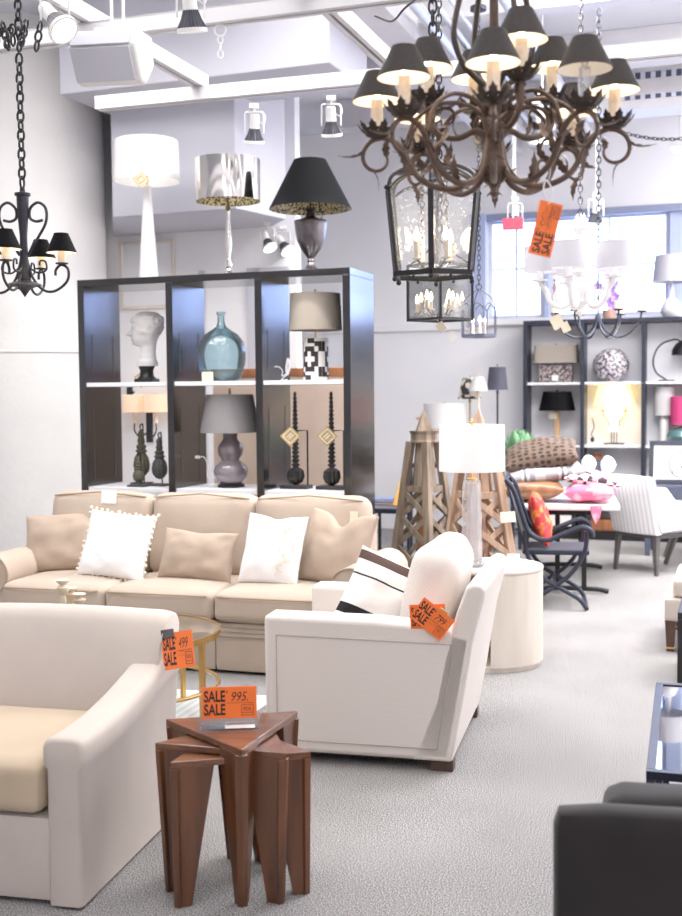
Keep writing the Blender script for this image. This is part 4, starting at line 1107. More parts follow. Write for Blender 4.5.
# two big stepped crosses on the side that faces the room, echoed behind
for ac in (-100, 20, 140):
    A0 = R(ac); st = R(17)
    def cell(i, j): cyl(m, A0 + (i - .5) * st, A0 + (i + .5) * st, .15 + (j - .5) * .036, .15 + (j + .5) * .036, .0906)
    for (i, j) in ((-1, 2), (0, 2), (1, 2), (-1, 1), (1, 1), (-2, 1), (2, 1), (-2, 0), (2, 0), (-2, -1), (2, -1), (-1, -1), (1, -1), (-1, -2), (0, -2), (1, -2), (3, 3), (2, 3), (3, 2), (-3, -3), (-2, -3), (-3, -2), (3, -2), (3, -3), (-3, 3), (-3, 2), (0, 3.6), (0, -3.6), (1, 3.6), (-1, -3.6)): cell(i, j)
obj('black_pattern', m, 'ink', t, smooth=False)
lampstem(t, .30, .60); m = MB(); m.tube([(0, 0, .58), (0, 0, .635)], .004, 6); m.ball((0, 0, .64), .010, 8, 6); obj('finial', m, 'gold', t)
m = MB(); m.shade(.190, .180, .26, .355, inner=0); obj('lamp_shade', m, 'tshade', t)
# --- row 2: gourd lamp
p = kat(231, .955, .25)
t = thing('table_lamp', 'glossy grey double-gourd ceramic lamp with grey shade on the lower bookcase shelf', 'lamp', p, KR)
m = MB(); m.lathe([(.0, 0), (.10, 0), (.10, .018), (.08, .03), (.0, .03)], 36); obj('foot', m, 'black', t)
m = MB(); m.lathe([(.075, .03), (.10, .05), (.122, .085), (.128, .12), (.118, .155), (.085, .185), (.066, .20), (.07, .212), (.088, .24), (.095, .275), (.088, .31), (.065, .34), (.052, .36), (.054, .40), (.044, .415), (.0, .415)], 44); obj('gourd_body', m, 'gceramic', t)
lampstem(t, .415, .70); m = MB(); m.tube([(0, 0, .66), (0, 0, .715)], .004, 6); m.ball((0, 0, .72), .010, 8, 6); obj('finial', m, 'gold', t)
m = MB(); m.shade(.222, .172, .28, .405, inner=0); obj('lamp_shade', m, 'gshade', t)
# --- cords
def cord(label, px, z, yl, top):
    b = kat(px, z, yl); q = kat(px - 12, z, yl); w_ = ke
    pts = [q - ke * .02 + V((0, 0, top)), q + ke * .03 + V((0, 0, top)), q + ke * .06 + V((0, 0, top * .7)), q + ke * .055 + V((0, 0, top * .35)), q + ke * .10 + V((0, 0, .05)), q + ke * .05 + V((0, 0, .006)), q + ke * .10 - kn * .03 + V((0, 0, .006)), b + V((0, 0, .007))]
    m = MB(); m.tube(spline(pts, 6), .004, 6); m.tube([pts[0] - ke * .02, pts[0] + ke * .012], .012, 8)
    for k in range(3): m.tube(spline([q + ke * (.09 + .006 * k) + V((0, 0, .04)), q + ke * (.11 + .006 * k) + V((0, 0, .10)), q + ke * (.10 + .004 * k) + V((0, 0, .16)), q + ke * (.085 + .006 * k) + V((0, 0, .09)), q + ke * (.09 + .006 * k) + V((0, 0, .04))], 5), .003, 5)
    tag(obj('power_cord', m, 'wire'), label, 'cord')
cord('white power cord hanging beside the grey gourd lamp', 213, .955, .22, .22)
cord('white power cord beside the lamp with black crosses', 287, 1.735, .22, .10)
# --- row 2 bay 1: carved finials on hooks
def finial(label, px, yl, h, r, m_, hook=True):
    p = kat(px, .955, yl)
    t = thing('carved_finial', label, 'ornament', p, KR, 'carved finials on stands')
    s = h
    m = MB(); m.box((0, 0, .008), (.14, .12, .016)); obj('stand_base', m, 'slate', t, bevel=.002)
    m = MB(); m.tube(spline([(.0, .035, .016), (0, .035, s * .5), (0, .03, s * .96), (0, .012, s * 1.0), (0, -.012, s * .985), (.0, -.012, s * .93)], 5), .006, 6); obj('stand_hook', m, 'black', t)
    m = MB(); z0 = .05 * (s / .4)
    pr = [(.004, z0), (r * .55, z0 + .03 * s), (r * .9, z0 + .10 * s), (r, z0 + .20 * s), (r * .86, z0 + .32 * s), (r * .5, z0 + .40 * s)]
    m.lathe(pr, 48, ribs=16, rib=.04); obj('bulb_body', m, m_, t)
    m = MB(); m.lathe([(r * .5, z0 + .40 * s), (r * .72, z0 + .42 * s), (r * .72, z0 + .44 * s), (r * .5, z0 + .46 * s), (r * .62, z0 + .50 * s), (r * .62, z0 + .52 * s), (r * .38, z0 + .55 * s), (r * .48, z0 + .60 * s), (r * .34, z0 + .66 * s), (r * .42, z0 + .70 * s), (r * .38, z0 + .74 * s), (r * .20, z0 + .78 * s), (.006, z0 + .80 * s)], 24); obj('neck', m, m_, t)
finial('olive carved wooden finial on a hook stand, tallest in the lower bookcase bay', 142, .32, .46, .062, 'olive')
finial('olive carved wooden finial, smallest one standing in front of the tallest', 139, .12, .245, .044, 'olive')
finial('slate grey carved wooden finial on a hook stand next to the bookcase divider', 160, .22, .40, .058, 'slate')
# --- row 2 bay 3: black spindles with gold tags
def spindle_stand(label, px, yl, tagl):
    p = kat(px, .955, yl)
    t = thing('spindle_ornament', label, 'ornament', p, KR, 'black turned spindles on stands')
    m = MB(); m.bx(-.10, .105, -.07, .07, 0, .026); obj('stand_base', m, 'ebony', t, bevel=.003)
    m = MB(); m.tube([(.085, .02, .026), (.085, .02, .42), (.0, .02, .42)], .007, 6); m.tube(arc((0, .0, 0), .022, 0, 360, 12, (0, 1)), .005, 5, T=Matrix.Translation((0, 0, .42))); obj('stand_arm', m, 'black', t)
    m = MB(); m.lathe([(.01, .026), (.045, .045), (.062, .085), (.055, .13), (.03, .15)], 48, ribs=12, rib=.07); obj('ball_end', m, 'ebony', t)
    m = MB(); pr = [(.026, .15)]
    z = .16; r = .030
    while z < .66:
        pr += [(r * .62, z), (r, z + .008), (r, z + .018), (r * .62, z + .026)]; z += .030; r = .030 - .016 * (z - .16) / .5
    pr += [(.010, z), (.013, z + .015), (.004, z + .03)]
    m.lathe(pr, 20); obj('turned_shaft', m, 'ebony', t)
    q = p + V((-.03, -.14, .385)); gold_tag('price_tag', tagl, frame_mat(q, (1, .1, .95), (-.95, 0, 1)), .105, 'goldp')
spindle_stand('black turned wooden spindle on a stand with gold tag, nearer the gourd lamp', 296, .25, 'gold diamond tag on the black spindle nearer the gourd lamp')
spindle_stand("black turned wooden spindle on a stand with gold tag, nearer the bookcase's outer side", 332, .25, "gold diamond tag on the black spindle nearer the bookcase's outer side")
# --- top: white obelisk lamp, silver drum lamp, black urn lamp
p = kat(149, KH, .25)
t = thing('table_lamp', 'tall white tapering ceramic lamp with white drum shade on top of the bookcase', 'lamp', p, KR)
m = MB(); m.lathe([(.0, 0), (.085, 0), (.085, .012), (.072, .016), (.028, .70), (.012, .71), (.0, .71)], 40); obj('tapered_base', m, 'wceramic', t)
lampstem(t, .71, 1.0, 'gold', .008)
m = MB(); m.shade(.245, .235, .30, .735, inner=0); obj('lamp_shade', m, 'wshade', t)
gold_tag('price_tag', 'gold diamond price tag hanging under the tall white lamp shade', frame_mat(p + V((.0, -.27, .70)), (1, .1, .75), (-.75, 0, 1)), .085)
lamp('POINT', (0, 0, .86), 1.5, (1, .9, .78), .03, t)
p = kat(229, KH, .25)
t = thing('table_lamp', 'slim turned silver lamp with mirrored drum shade on top of the bookcase', 'lamp', p, KR)
m = MB(); m.lathe([(.0, 0), (.055, 0), (.055, .012), (.030, .03), (.018, .06), (.028, .09), (.014, .13), (.012, .16), (.026, .24), (.020, .32), (.012, .42), (.020, .50), (.012, .52), (.010, .56), (.020, .57), (.010, .60), (.0, .60)], 24); obj('turned_base', m, 'chrome', t)
lampstem(t, .58, .82, 'gold', .007)
m = MB(); m.shade(.238, .238, .30, .545, inner=1, seg=64); obj('lamp_shade', m, ['chrome', 'leafgold'], t)
m = MB(); m.ball((0, 0, .60), .035, 12, 8); obj('bulb', m, 'candle', t)
p = kat(311, KH, .26)
t = thing('table_lamp', 'pewter urn lamp with black cone shade lined in gold leaf, on the bookcase', 'lamp', p, KR)
m = MB(); m.lathe([(.0, 0), (.098, 0), (.098, .014), (.06, .024), (.03, .05), (.022, .075), (.03, .085), (.022, .10), (.035, .12), (.07, .165), (.10, .23), (.112, .31), (.116, .35), (.120, .36), (.112, .372), (.07, .38), (.035, .40), (.028, .43), (.04, .44), (.03, .46), (.0, .46)], 40); obj('urn_base', m, 'pewter', t)
m = MB(); m.tube(spline([(.09, -.03, .37), (.11, -.05, .40), (.075, -.03, .46)], 6), .004, 6); obj('cord', m, 'pewter', t)
lampstem(t, .45, .80, 'pewter', .008)
m = MB(); m.shade(.295, .115, .345, .452, inner=1, seg=56); obj('lamp_shade', m, ['bshade2', 'leafgold'], t)
# --- behind the bookcase: peach upholstered panel with wood rail, wall sconce, picture frame
a = XZ(212, 1.0, 9.65); b = XZ(346, 1.0, 9.35); dx = (b - a); an = math.atan2(dx.y, dx.x)
t = thing('room_screen', 'peach upholstered screen with brown top rail standing behind the bookcase', 'screen', (a.x, a.y, 0), an)
Ls = V((dx.x, dx.y, 0)).length
m = MB(); m.soft((Ls / 2, .03, .93), (Ls - .02, .05, 1.74), .02, n=6); obj('panel', m, 'headb', t)
m = MB(); m.bx(0, Ls, 0, .06, 1.78, 1.85); obj('top_rail', m, 'brownwood', t, bevel=.006)
for x in (.04, Ls - .04):
    m = MB(); m.bx(x - .03, x + .03, 0, .06, 0, .07); obj('leg', m, 'brownwood', t, bevel=.004)
pw_ = PM.to_3x3()
pn = pw_ @ V((0, 1, 0))
q = HIT(150, 425, PQ, pn)
t = thing('wall_sconce', 'black iron wall sconce with twin small beige shades seen through the bookcase', 'sconce', q, -TH)
m = MB(); m.bx(-.03, .03, -.02, 0, -.16, .26); m.tube(spline([(0, -.02, -.05), (-.06, -.07, -.11), (-.11, -.09, -.05), (-.11, -.09, .02)], 6), .007, 6); m.tube(spline([(0, -.02, -.05), (.06, -.07, -.11), (.11, -.09, -.05), (.11, -.09, .02)], 6), .007, 6); obj('bracket', m, 'iron', t)
for x in (-.11, .11):
    m = MB(); m.tube([(x, -.09, .02), (x, -.09, .16)], .018, 10); obj('candle', m, 'candle', t)
    m = MB(); m.shade(.105, .105, .16, .12, (x, -.09, 0), inner=0, th=.002); obj('lamp_shade', m, 'cshade2', t)
gold_tag('price_tag', 'tan diamond tag hanging above the wall sconce behind the bookcase', frame_mat(q + V((-.02, -.22, .42)), (1, -.3, .6), (-.6, 0, 1)), .12, 'tanwood')
q = HIT(148, 275, PQ + V((0, 0, 0)), pn)
t = thing('picture_frame', 'slim pale picture frame on the wall behind the tall white lamp', 'picture', q + pn * -.002, -TH)
m = MB(); w_, h_ = .56, .62
for b_ in ((-w_ / 2, -w_ / 2 + .03, -h_ / 2, h_ / 2), (w_ / 2 - .03, w_ / 2, -h_ / 2, h_ / 2), (-w_ / 2 + .03, w_ / 2 - .03, h_ / 2 - .03, h_ / 2), (-w_ / 2 + .03, w_ / 2 - .03, -h_ / 2, -h_ / 2 + .03)): m.bx(b_[0], b_[1], -.025, 0, b_[2], b_[3])
obj('frame', m, 'drum', t, bevel=.004, smooth=False)
m = MB(); m.bx(-w_ / 2 + .03, w_ / 2 - .03, -.01, -.004, -h_ / 2 + .03, h_ / 2 - .03); obj('picture_sheet', m, 'art', t, smooth=False)
# dark iron sconce higher on the same wall
q = HIT(133, 398, PQ, pn)
t = thing('wall_sconce', 'small black iron bracket on the wall above the beige twin sconce', 'sconce', q, -TH)
m = MB(); m.bx(-.05, .0, -.03, 0, -.10, .12); m.tube(spline([(-.02, -.03, -.08), (.04, -.07, -.10), (.06, -.09, -.02), (.03, -.07, .04)], 6), .008, 6); obj('bracket', m, 'iron', t, bevel=.002)
m = MB(); m.lathe([(.0, .04), (.02, .04), (.026, .06), (.0, .062)], 12, (.03, -.07, 0)); obj('cup', m, 'iron', t)

# ------------------------------------------------------------------ drum side table, glass lamp
DC = V((.916, 6.93, 0))
t = thing('drum_table', 'round bleached-wood drum side table with open side behind the chevron armchair', 'table', DC, R(0))
def sector(r0, r1, a0, a1, z0, z1, n=40):
    m = MB(); vs = []; fs = []
    for i in range(n + 1):
        a = R(a0 + (a1 - a0) * i / n)
        for r, z in ((r0, z0), (r1, z0), (r1, z1), (r0, z1)): vs.append(V((r * math.cos(a), r * math.sin(a), z)))
    for i in range(n):
        for k in range(4): fs.append([i * 4 + k, i * 4 + (k + 1) % 4, (i + 1) * 4 + (k + 1) % 4, (i + 1) * 4 + k])
    fs.append([0, 1, 2, 3]); fs.append([n * 4 + k for k in range(4)]); return m.add(vs, fs)
m = sector(.28, .30, -100, 190, .03, .572); obj('curved_wall', m, 'drum', t, angle=50)
m = MB(); m.lathe([(.0, .572), (.297, .572), (.302, .578), (.302, .592), (.297, .598), (.0, .598)], 64); obj('tabletop', m, 'drum', t, angle=60)
m = MB(); m.lathe([(.0, 0), (.285, 0), (.285, .03), (.0, .03)], 56); obj('plinth', m, 'drum', t)
m = MB(); m.lathe([(.0, .27), (.278, .27), (.278, .29), (.0, .29)], 56); obj('inner_shelf', m, 'tanwood', t)
m = MB(); m.lathe([(.0, .0), (.10, 0), (.12, .06), (.10, .11), (.0, .11)], 18, (-.12, -.08, .29)); o = obj('woven_basket', m, 'brownwood'); o.matrix_world = Matrix.Translation(DC + V((0, 0, .0008))); tag(o, 'small brown basket inside the open side of the drum table', 'basket')
LP = V((.782, 6.86, .598))
t = thing('table_lamp', 'clear glass column lamp with white drum shade on the bleached drum table', 'lamp', LP, R(10))
m = MB(); m.lathe([(.0, .0), (.080, 0), (.080, .012), (.066, .03), (.056, .50), (.046, .52), (.0, .52)], 8); obj('glass_column', m, 'lampglass', t, smooth=False)
m = MB(); m.lathe([(.0, .014), (.035, .014), (.028, .49), (.0, .49)], 8); obj('inner_core', m, 'lampglass', t, smooth=False)
m = MB(); m.tube([(0, 0, .52), (0, 0, .86)], .007, 8); m.lathe([(.0, .515), (.03, .515), (.03, .53), (.0, .535)], 16); m.ball((0, 0, .875), .012, 8, 6); obj('stem', m, 'gold', t)
m = MB(); m.shade(.197, .193, .275, .575, inner=0); obj('lamp_shade', m, 'wshade', t)
lamp('POINT', (0, 0, .70), 3, (1, .92, .84), .03, t)
m = MB(); m.box((0, 0, .04), (.075, .002, .08)); o = obj('price_card', m, 'paper', smooth=False); o.matrix_world = Matrix.Translation((1.02, 6.80, .5995)) @ Matrix.Rotation(R(-10), 4, 'Z') @ Matrix.Rotation(R(-12), 4, 'X'); tag(o, 'small white price card standing on the edge of the drum table', 'card')

# ------------------------------------------------------------------ lattice obelisks in reclaimed wood
def obelisk(label, px, Y, ztop, side, rz, m_):
    c = XZ(px, 0, Y); c.z = 0
    t = thing('wooden_obelisk', label, 'ornament', c, rz, None)
    zc = ztop - .24; s0 = side / 2; s1 = .070
    def cor(k, z):
        s = s0 + (s1 - s0) * z / zc; a = PI / 4 + k * PI / 2; return V((s * math.sqrt(2) * math.cos(a), s * math.sqrt(2) * math.sin(a), z))
    for k in range(4):
        m = MB(); m.bar(cor(k, 0), cor(k, zc), .052, .052, up=(math.cos(PI / 4 + k * PI / 2 + PI / 4), math.sin(PI / 4 + k * PI / 2 + PI / 4), 0)); obj('corner_post', m, m_, t, bevel=.003, smooth=False)
    nz = 4; zs = [.06 + (zc - .42) * (1 - (1 - i / nz) ** 1.15) for i in range(nz + 1)]
    for k in range(4):
        m = MB(); out = V((math.cos(PI / 2 + k * PI / 2), math.sin(PI / 2 + k * PI / 2), 0))
        for i in range(nz):
            a, b = cor(k, zs[i]), cor((k + 1) % 4, zs[i]); c_, d_ = cor(k, zs[i + 1]), cor((k + 1) % 4, zs[i + 1])
            m.bar(a - out * .006, d_ - out * .006, .040, .014, up=out); m.bar(b + out * .008, c_ + out * .008, .040, .014, up=out)
        m.bar(cor(k, zs[-1] + .02), cor((k + 1) % 4, zs[-1] + .02), .045, .016, up=out)
        m.bar(cor(k, .04), cor((k + 1) % 4, .04), .06, .02, up=out)
        # plank fill of the upper neck
        mid0 = (cor(k, zs[-1]) + cor((k + 1) % 4, zs[-1])) / 2; mid1 = (cor(k, zc) + cor((k + 1) % 4, zc)) / 2
        m.bar(mid0 - out * .02, mid1 - out * .02, .06, .012, up=out)
        obj('lattice', m, m_, t, bevel=.002, smooth=False)
    m = MB(); r8 = lambda r, z: [V((r * math.cos(2 * PI * k / 8 + .39), r * math.sin(2 * PI * k / 8 + .39), z)) for k in range(8)]
    rings = [r8(.098, zc - .005), r8(.105, zc), r8(.098, zc + .02), r8(.098, zc + .06)]
    vs = [p for r in rings for p in r]
    top = [V((.118 * math.cos(2 * PI * k / 16 + .39), .118 * math.sin(2 * PI * k / 16 + .39), zc + (.085 if k % 2 == 0 else .065))) for k in range(16)]
    m.lathe([(.0, zc - .008), (.10, zc - .008), (.104, zc), (.098, zc + .015), (.100, zc + .055), (.112, zc + .08), (.098, zc + .078), (.0, zc + .07)], 8); obj('collar', m, m_, t, bevel=.002, smooth=False)
    m = MB(); m.lathe([(.082, zc + .07), (.078, zc + .085), (.0005, ztop)], 4, T=Matrix.Rotation(PI / 4 * 0, 4, 'Z')); obj('pyramid_cap', m, m_, t, bevel=.002, smooth=False)
    m = MB(); m.lathe([(.0, .02), (.10, .02), (.05, zc * .62), (.0, zc * .62)], 4); obj('inner_core', m, 'brownwood', t, smooth=False)
    return t
obelisk('tall weathered grey-brown lattice wood obelisk, fully seen beside the bookcase', 425, 8.35, 1.525, .40, R(4 + 45), 'barn')
obelisk('tall pinkish lattice wood obelisk standing right behind the white drum-shade lamp', 479, 7.72, 1.535, .44, R(-22 + 45), 'barn_lit')
m = MB(); m.box((0, 0, 0), (.10, .07, .002)); o = obj('price_card', m, 'cream_tag', smooth=False); o.matrix_world = frame_mat(P(508, 517, 7.50), (1, .1, .05), (0, .2, 1)); tag(o, 'cream price tag hanging on the pinkish wood obelisk', 'tag')
# ------------------------------------------------------------------ big bronze chandelier
def leaf(mb, p, d, up, L, w, curl=.35, T=None):
    """one jagged acanthus leaf from p along d"""
    p = V(p); d = V(d).normalized(); up = V(up); up = (up - d * up.dot(d)).normalized(); s = d.cross(up)
    rows = [(0, .35), (.18, .8), (.26, .55), (.45, 1.0), (.55, .6), (.74, .62), (.80, .36), (1, .02)]
    vs = []
    for u, ww in rows:
        c = p + d * (L * u * (1 - .25 * curl * u)) + up * (L * curl * u * u)
        vs += [c - s * (w * .5 * ww) + up * (w * .18 * ww), c, c + s * (w * .5 * ww) + up * (w * .18 * ww)]
    fs = []
    for i in range(len(rows) - 1):
        for k in (0, 1): fs.append([i * 3 + k, i * 3 + k + 1, i * 3 + k + 4, i * 3 + k + 3])
    off = [q + up * -.0015 for q in vs]
    mb.add(vs, fs, T); mb.add(off, [f[::-1] for f in fs], T)
def leaf_cup(mb, c, r, n=8, L=.042, w=.024, rise=.55):
    mb.lathe([(.0, -.006), (r * .7, -.004), (r, .002), (r * .9, .004), (.0, .003)], 16, c)
    for k in range(n):
        a = 2 * PI * k / n; d = V((math.cos(a), math.sin(a), rise))
        leaf(mb, V(c) + V((math.cos(a), math.sin(a), 0)) * r * .6, d, V((-.4 * math.cos(a), -.4 * math.sin(a), 1)), L, w, .5)
CC = V((.428, 3.2, 2.200))
t = thing('chandelier', 'large bronze iron chandelier with leafy scroll arms and twelve dark candle shades', 'chandelier', CC)
m = MB()
for k in range(8):
    a = 2 * PI * k / 8 + R(20); ca, sa = math.cos(a), math.sin(a)
    m.tube(spline([(ca * q, sa * q, z) for q, z in ((.012, .02), (.03, .04), (.022, .10), (.020, .16), (.030, .21), (.024, .25))], 4), .0075, 6)
    leaf(m, (ca * .028, sa * .028, .03), (ca * .5, sa * .5, .9), (ca, sa, 0), .05, .02, .5)
m.lathe([(.0, -.02), (.008, -.018), (.012, -.005), (.008, .006), (.022, .02), (.016, .04), (.016, .24), (.028, .255), (.028, .275), (.014, .29), (.012, .60), (.02, .62), (.01, .66), (.0, .66)], 18)
for k in range(5): leaf(m, (0, 0, .0), (math.cos(k * 1.26), math.sin(k * 1.26), -.1), (0, 0, -1), .03, .014, .5)
obj('center_column', m, 'rust', t)
m = MB()
for k in range(4):
    a = 2 * PI * k / 4 + R(20); ca, sa = math.cos(a), math.sin(a)
    m.tube(spline([(ca * q, sa * q, z) for q, z in ((.015, .86), (.03, .74), (.075, .60), (.11, .48), (.12, .40), (.09, .33), (.03, .28))], 6), .0085, 8)
m.tube(arc((0, .86 + .03), .03, 0, 360, 16), .007, 8)
obj('crown_bars', m, 'rustd', t)
m = MB(); chain_mb(m, (0, 0, .92), (0, 0, 3.60 + .0 - CC.z), .05, .005, .02); obj('chain', m, 'iron', t)
def chand_arm(r, zc, pts, scroll, arch, shw, nm, unlit=False):
    dz = .094
    """arm in the local xz plane, then its leaf cup, candle, shade and bulb as pieces of the arm"""
    m = MB(); s = spline(pts, 7); m.tube(s, [.0095 - .002 * i / len(s) for i in range(len(s))], 8)
    for (c, r0, r1, a0, a1) in scroll:
        sp_ = spiral(c, r0, r1, a0, a1, 24); m.tube(sp_, [.0075 * (1 - .55 * i / len(sp_)) for i in range(len(sp_))], 7)
        e, e2 = sp_[-1], sp_[-3]; leaf(m, e, e - e2, (0, .2, .3), .05, .026, .8); leaf(m, sp_[6], sp_[7] - sp_[5] + V((.0, 0, .01)), (sp_[6] - V((c[0], 0, c[1]))), .065, .034, .9); leaf(m, sp_[13], sp_[14] - sp_[12], (sp_[13] - V((c[0], 0, c[1]))), .055, .030, 1.0)
    if arch: s2 = spline(arch, 7); m.tube(s2, .0065, 7)
    for i in (len(s) // 3, len(s) * 2 // 3): leaf(m, s[i], s[i + 1] - s[i] + V((0, 0, .006)), (0, 0, 1), .07, .036, .7)
    A = obj(nm, m, 'rust', t)
    m = MB(); leaf_cup(m, (r, 0, zc), .034, 9, .052, .034, .30); obj('leaf_cup', m, 'rustd', A, smooth=False)
    m = MB(); rr = random.Random(int(r * 100))
    m.lathe([(.0155, zc + .004), (.0175, zc + .02), (.0150, zc + .04), (.0165, zc + .06), (.0150, zc + .08), (.0155, zc + .098), (.0, zc + .10)], 14, (r, 0, 0), ribs=5, rib=.10); obj('candle', m, 'lampglass' if unlit else 'candle', A)
    m = MB(); m.lathe([(.0, zc + .10), (.007, zc + .103), (.010, zc + .116), (.007, zc + .133), (.001, zc + .143)], 10, (r, 0, 0)); obj('bulb', m, 'bulbc' if unlit else 'bulb', A)
    m = MB(); m.shade(.070, .031, .080, zc + dz, (r, 0, 0), seg=36, th=.002, inner=1); m.tube(arc((r, zc + dz + .070), .008, 0, 360, 10), .0015, 4); obj('lamp_shade', m, ['bshade', 'shadein'], A)
    return A
def arm_copies(A, angs, light_at, e, col):
    for i, a in enumerate(angs):
        o = A if i == 0 else None
        if o is None:
            o = A.copy(); COL.objects.link(o)
            for ch in list(A.children):
                if ch.type == 'LIGHT': continue
                c = ch.copy(); COL.objects.link(c); c.parent = o
        o.rotation_euler = (0, 0, R(a))
    for i, a in enumerate(angs):
        lamp('POINT', (light_at[0] * math.cos(R(a)), light_at[0] * math.sin(R(a)), light_at[1]), e, col, .012, A.parent)
main_pts = [(.018, 0, .13), (.035, 0, .06), (.075, 0, .018), (.135, 0, .008), (.20, 0, .035), (.235, 0, .085), (.245, 0, .11), (.268, 0, .138), (.298, 0, .152), (.322, 0, .156)]
low_scroll = [((.318, .098), .056, .022, 98, -190), ((.19, .078), .042, .016, -80, 190)]
low_arch = [(.026, 0, .20), (.075, 0, .235), (.15, 0, .24), (.215, 0, .20), (.245, 0, .13)]
WARM = (1, .80, .56)
A = chand_arm(.322, .160, main_pts, low_scroll, low_arch, .07, 'arm')
arm_copies(A, [-8, 37, 82, 127, 172, 217, 262], (.322, .285), 1.1, WARM)
A2 = chand_arm(.322, .160, main_pts, low_scroll, low_arch, .07, 'arm', True); A2.rotation_euler = (0, 0, R(307))
up_pts = [(.016, 0, .14), (.05, 0, .165), (.10, 0, .15), (.15, 0, .16), (.185, 0, .19), (.19, 0, .225), (.188, 0, .25)]
A3 = chand_arm(.188, .255, up_pts, [((.135, .205), .045, .018, -60, 220)], None, .07, 'arm')
arm_copies(A3, [-76, 23, 100, 159], (.188, .378), 1.1, WARM)
# its tag
q = P(545.5, 229, 3.06)
sale_card('sale_tag', 'orange sale tag dangling on a loop from the bronze chandelier', frame_mat(q, (.24, 0, 1), (-1, -.1, .24)), .142, .062, '', None, seed=21)
m = MB(); a = P(549, 204, 3.06); b = P(546, 180, 3.06); m.tube(spline([a, a.lerp(b, .5) + V((.014, 0, 0)), b, a.lerp(b, .5) - V((.010, 0, 0)), a], 6), .0022, 5)
m.box(tuple(P(539, 206, 3.07)), (.012, .002, .03)); lo = obj('tag_loop', m, 'wire'); tag(lo, 'white tag loop tied to the bronze chandelier above its orange tag', 'string')

# ------------------------------------------------------------------ small black iron chandelier by the column
ZB = 2.07
CI = XZ(25, ZB, 5.0)
t = thing('chandelier', 'small black iron chandelier with dark cone shades hanging by the round column', 'chandelier', CI)
m = MB(); m.lathe([(.0, .0), (.02, .03), (.045, .045), (.075, .05), (.07, .058), (.03, .07), (.026, .13), (.018, .17), (.016, .26), (.024, .36), (.026, .43), (.034, .435), (.034, .445), (.012, .45), (.010, .47), (.0, .47)], 20); obj('center_column', m, 'iron', t)
m = MB()
for k in range(2):
    sgn = 1 if k else -1
    m.tube([V((sgn * p.x, 0, p.z)) for p in spline([(.018, 0, .18), (.06, 0, .25), (.098, 0, .32), (.098, 0, .38), (.065, 0, .405), (.032, 0, .38), (.03, 0, .34), (.055, 0, .325), (.085, 0, .33)], 6)], .0065, 7)
obj('heart_scroll', m, 'iron', t)
def iron_arm():
    m = MB(); s = spline([(.02, 0, .14), (.04, 0, .08), (.085, 0, .03), (.14, 0, .025), (.195, 0, .065), (.20, 0, .115), (.17, 0, .135), (.145, 0, .115), (.142, 0, .09)], 6)
    m.tube(s, .006, 7); m.tube(spline([(.02, 0, .13), (.06, 0, .105), (.10, 0, .115), (.098, 0, .15), (.075, 0, .155), (.07, 0, .135)], 6), .0045, 6)
    A = obj('arm', m, 'iron', t)
    m = MB(); m.lathe([(.0, .136), (.026, .138), (.028, .143), (.0, .144)], 16, (.172, 0, 0)); obj('candle_cup', m, 'iron', A)
    m = MB(); m.lathe([(.0165, .144), (.0165, .205), (.0, .206)], 14, (.172, 0, 0)); obj('candle', m, 'candle', A)
    m = MB(); m.lathe([(.0, .206), (.008, .212), (.009, .226), (.001, .245)], 10, (.172, 0, 0)); obj('bulb', m, 'bulb', A)
    m = MB(); m.shade(.066, .030, .083, .186, (.172, 0, 0), seg=32, th=.002, inner=1); obj('lamp_shade', m, ['bshade2', 'shadein'], A)
    return A
arm_copies(iron_arm(), [-10, 80, 170, 260], (.172, .232), .9, WARM)
m = MB(); chain_mb(m, (0, 0, .47), (0, 0, 3.10 - ZB), .052, .0055, .020); obj('chain', m, 'black', t)
rr = random.Random(5); m = MB()
for k in range(9):
    x0_ = rr.uniform(-.10, .07); a = V((x0_, rr.uniform(-.03, .03), 1.04 + rr.uniform(.0, .04))); b = V((x0_ + rr.uniform(-.03, .03), rr.uniform(-.03, .03), 1.16 + rr.uniform(-.02, .02))); chain_mb(m, a, b, .045, .0055, .020)
chain_mb(m, (0, 0, 1.10), (0, 0, 3.60 - ZB), .052, .0055, .020)
obj('chain_bundle', m, 'black', t)

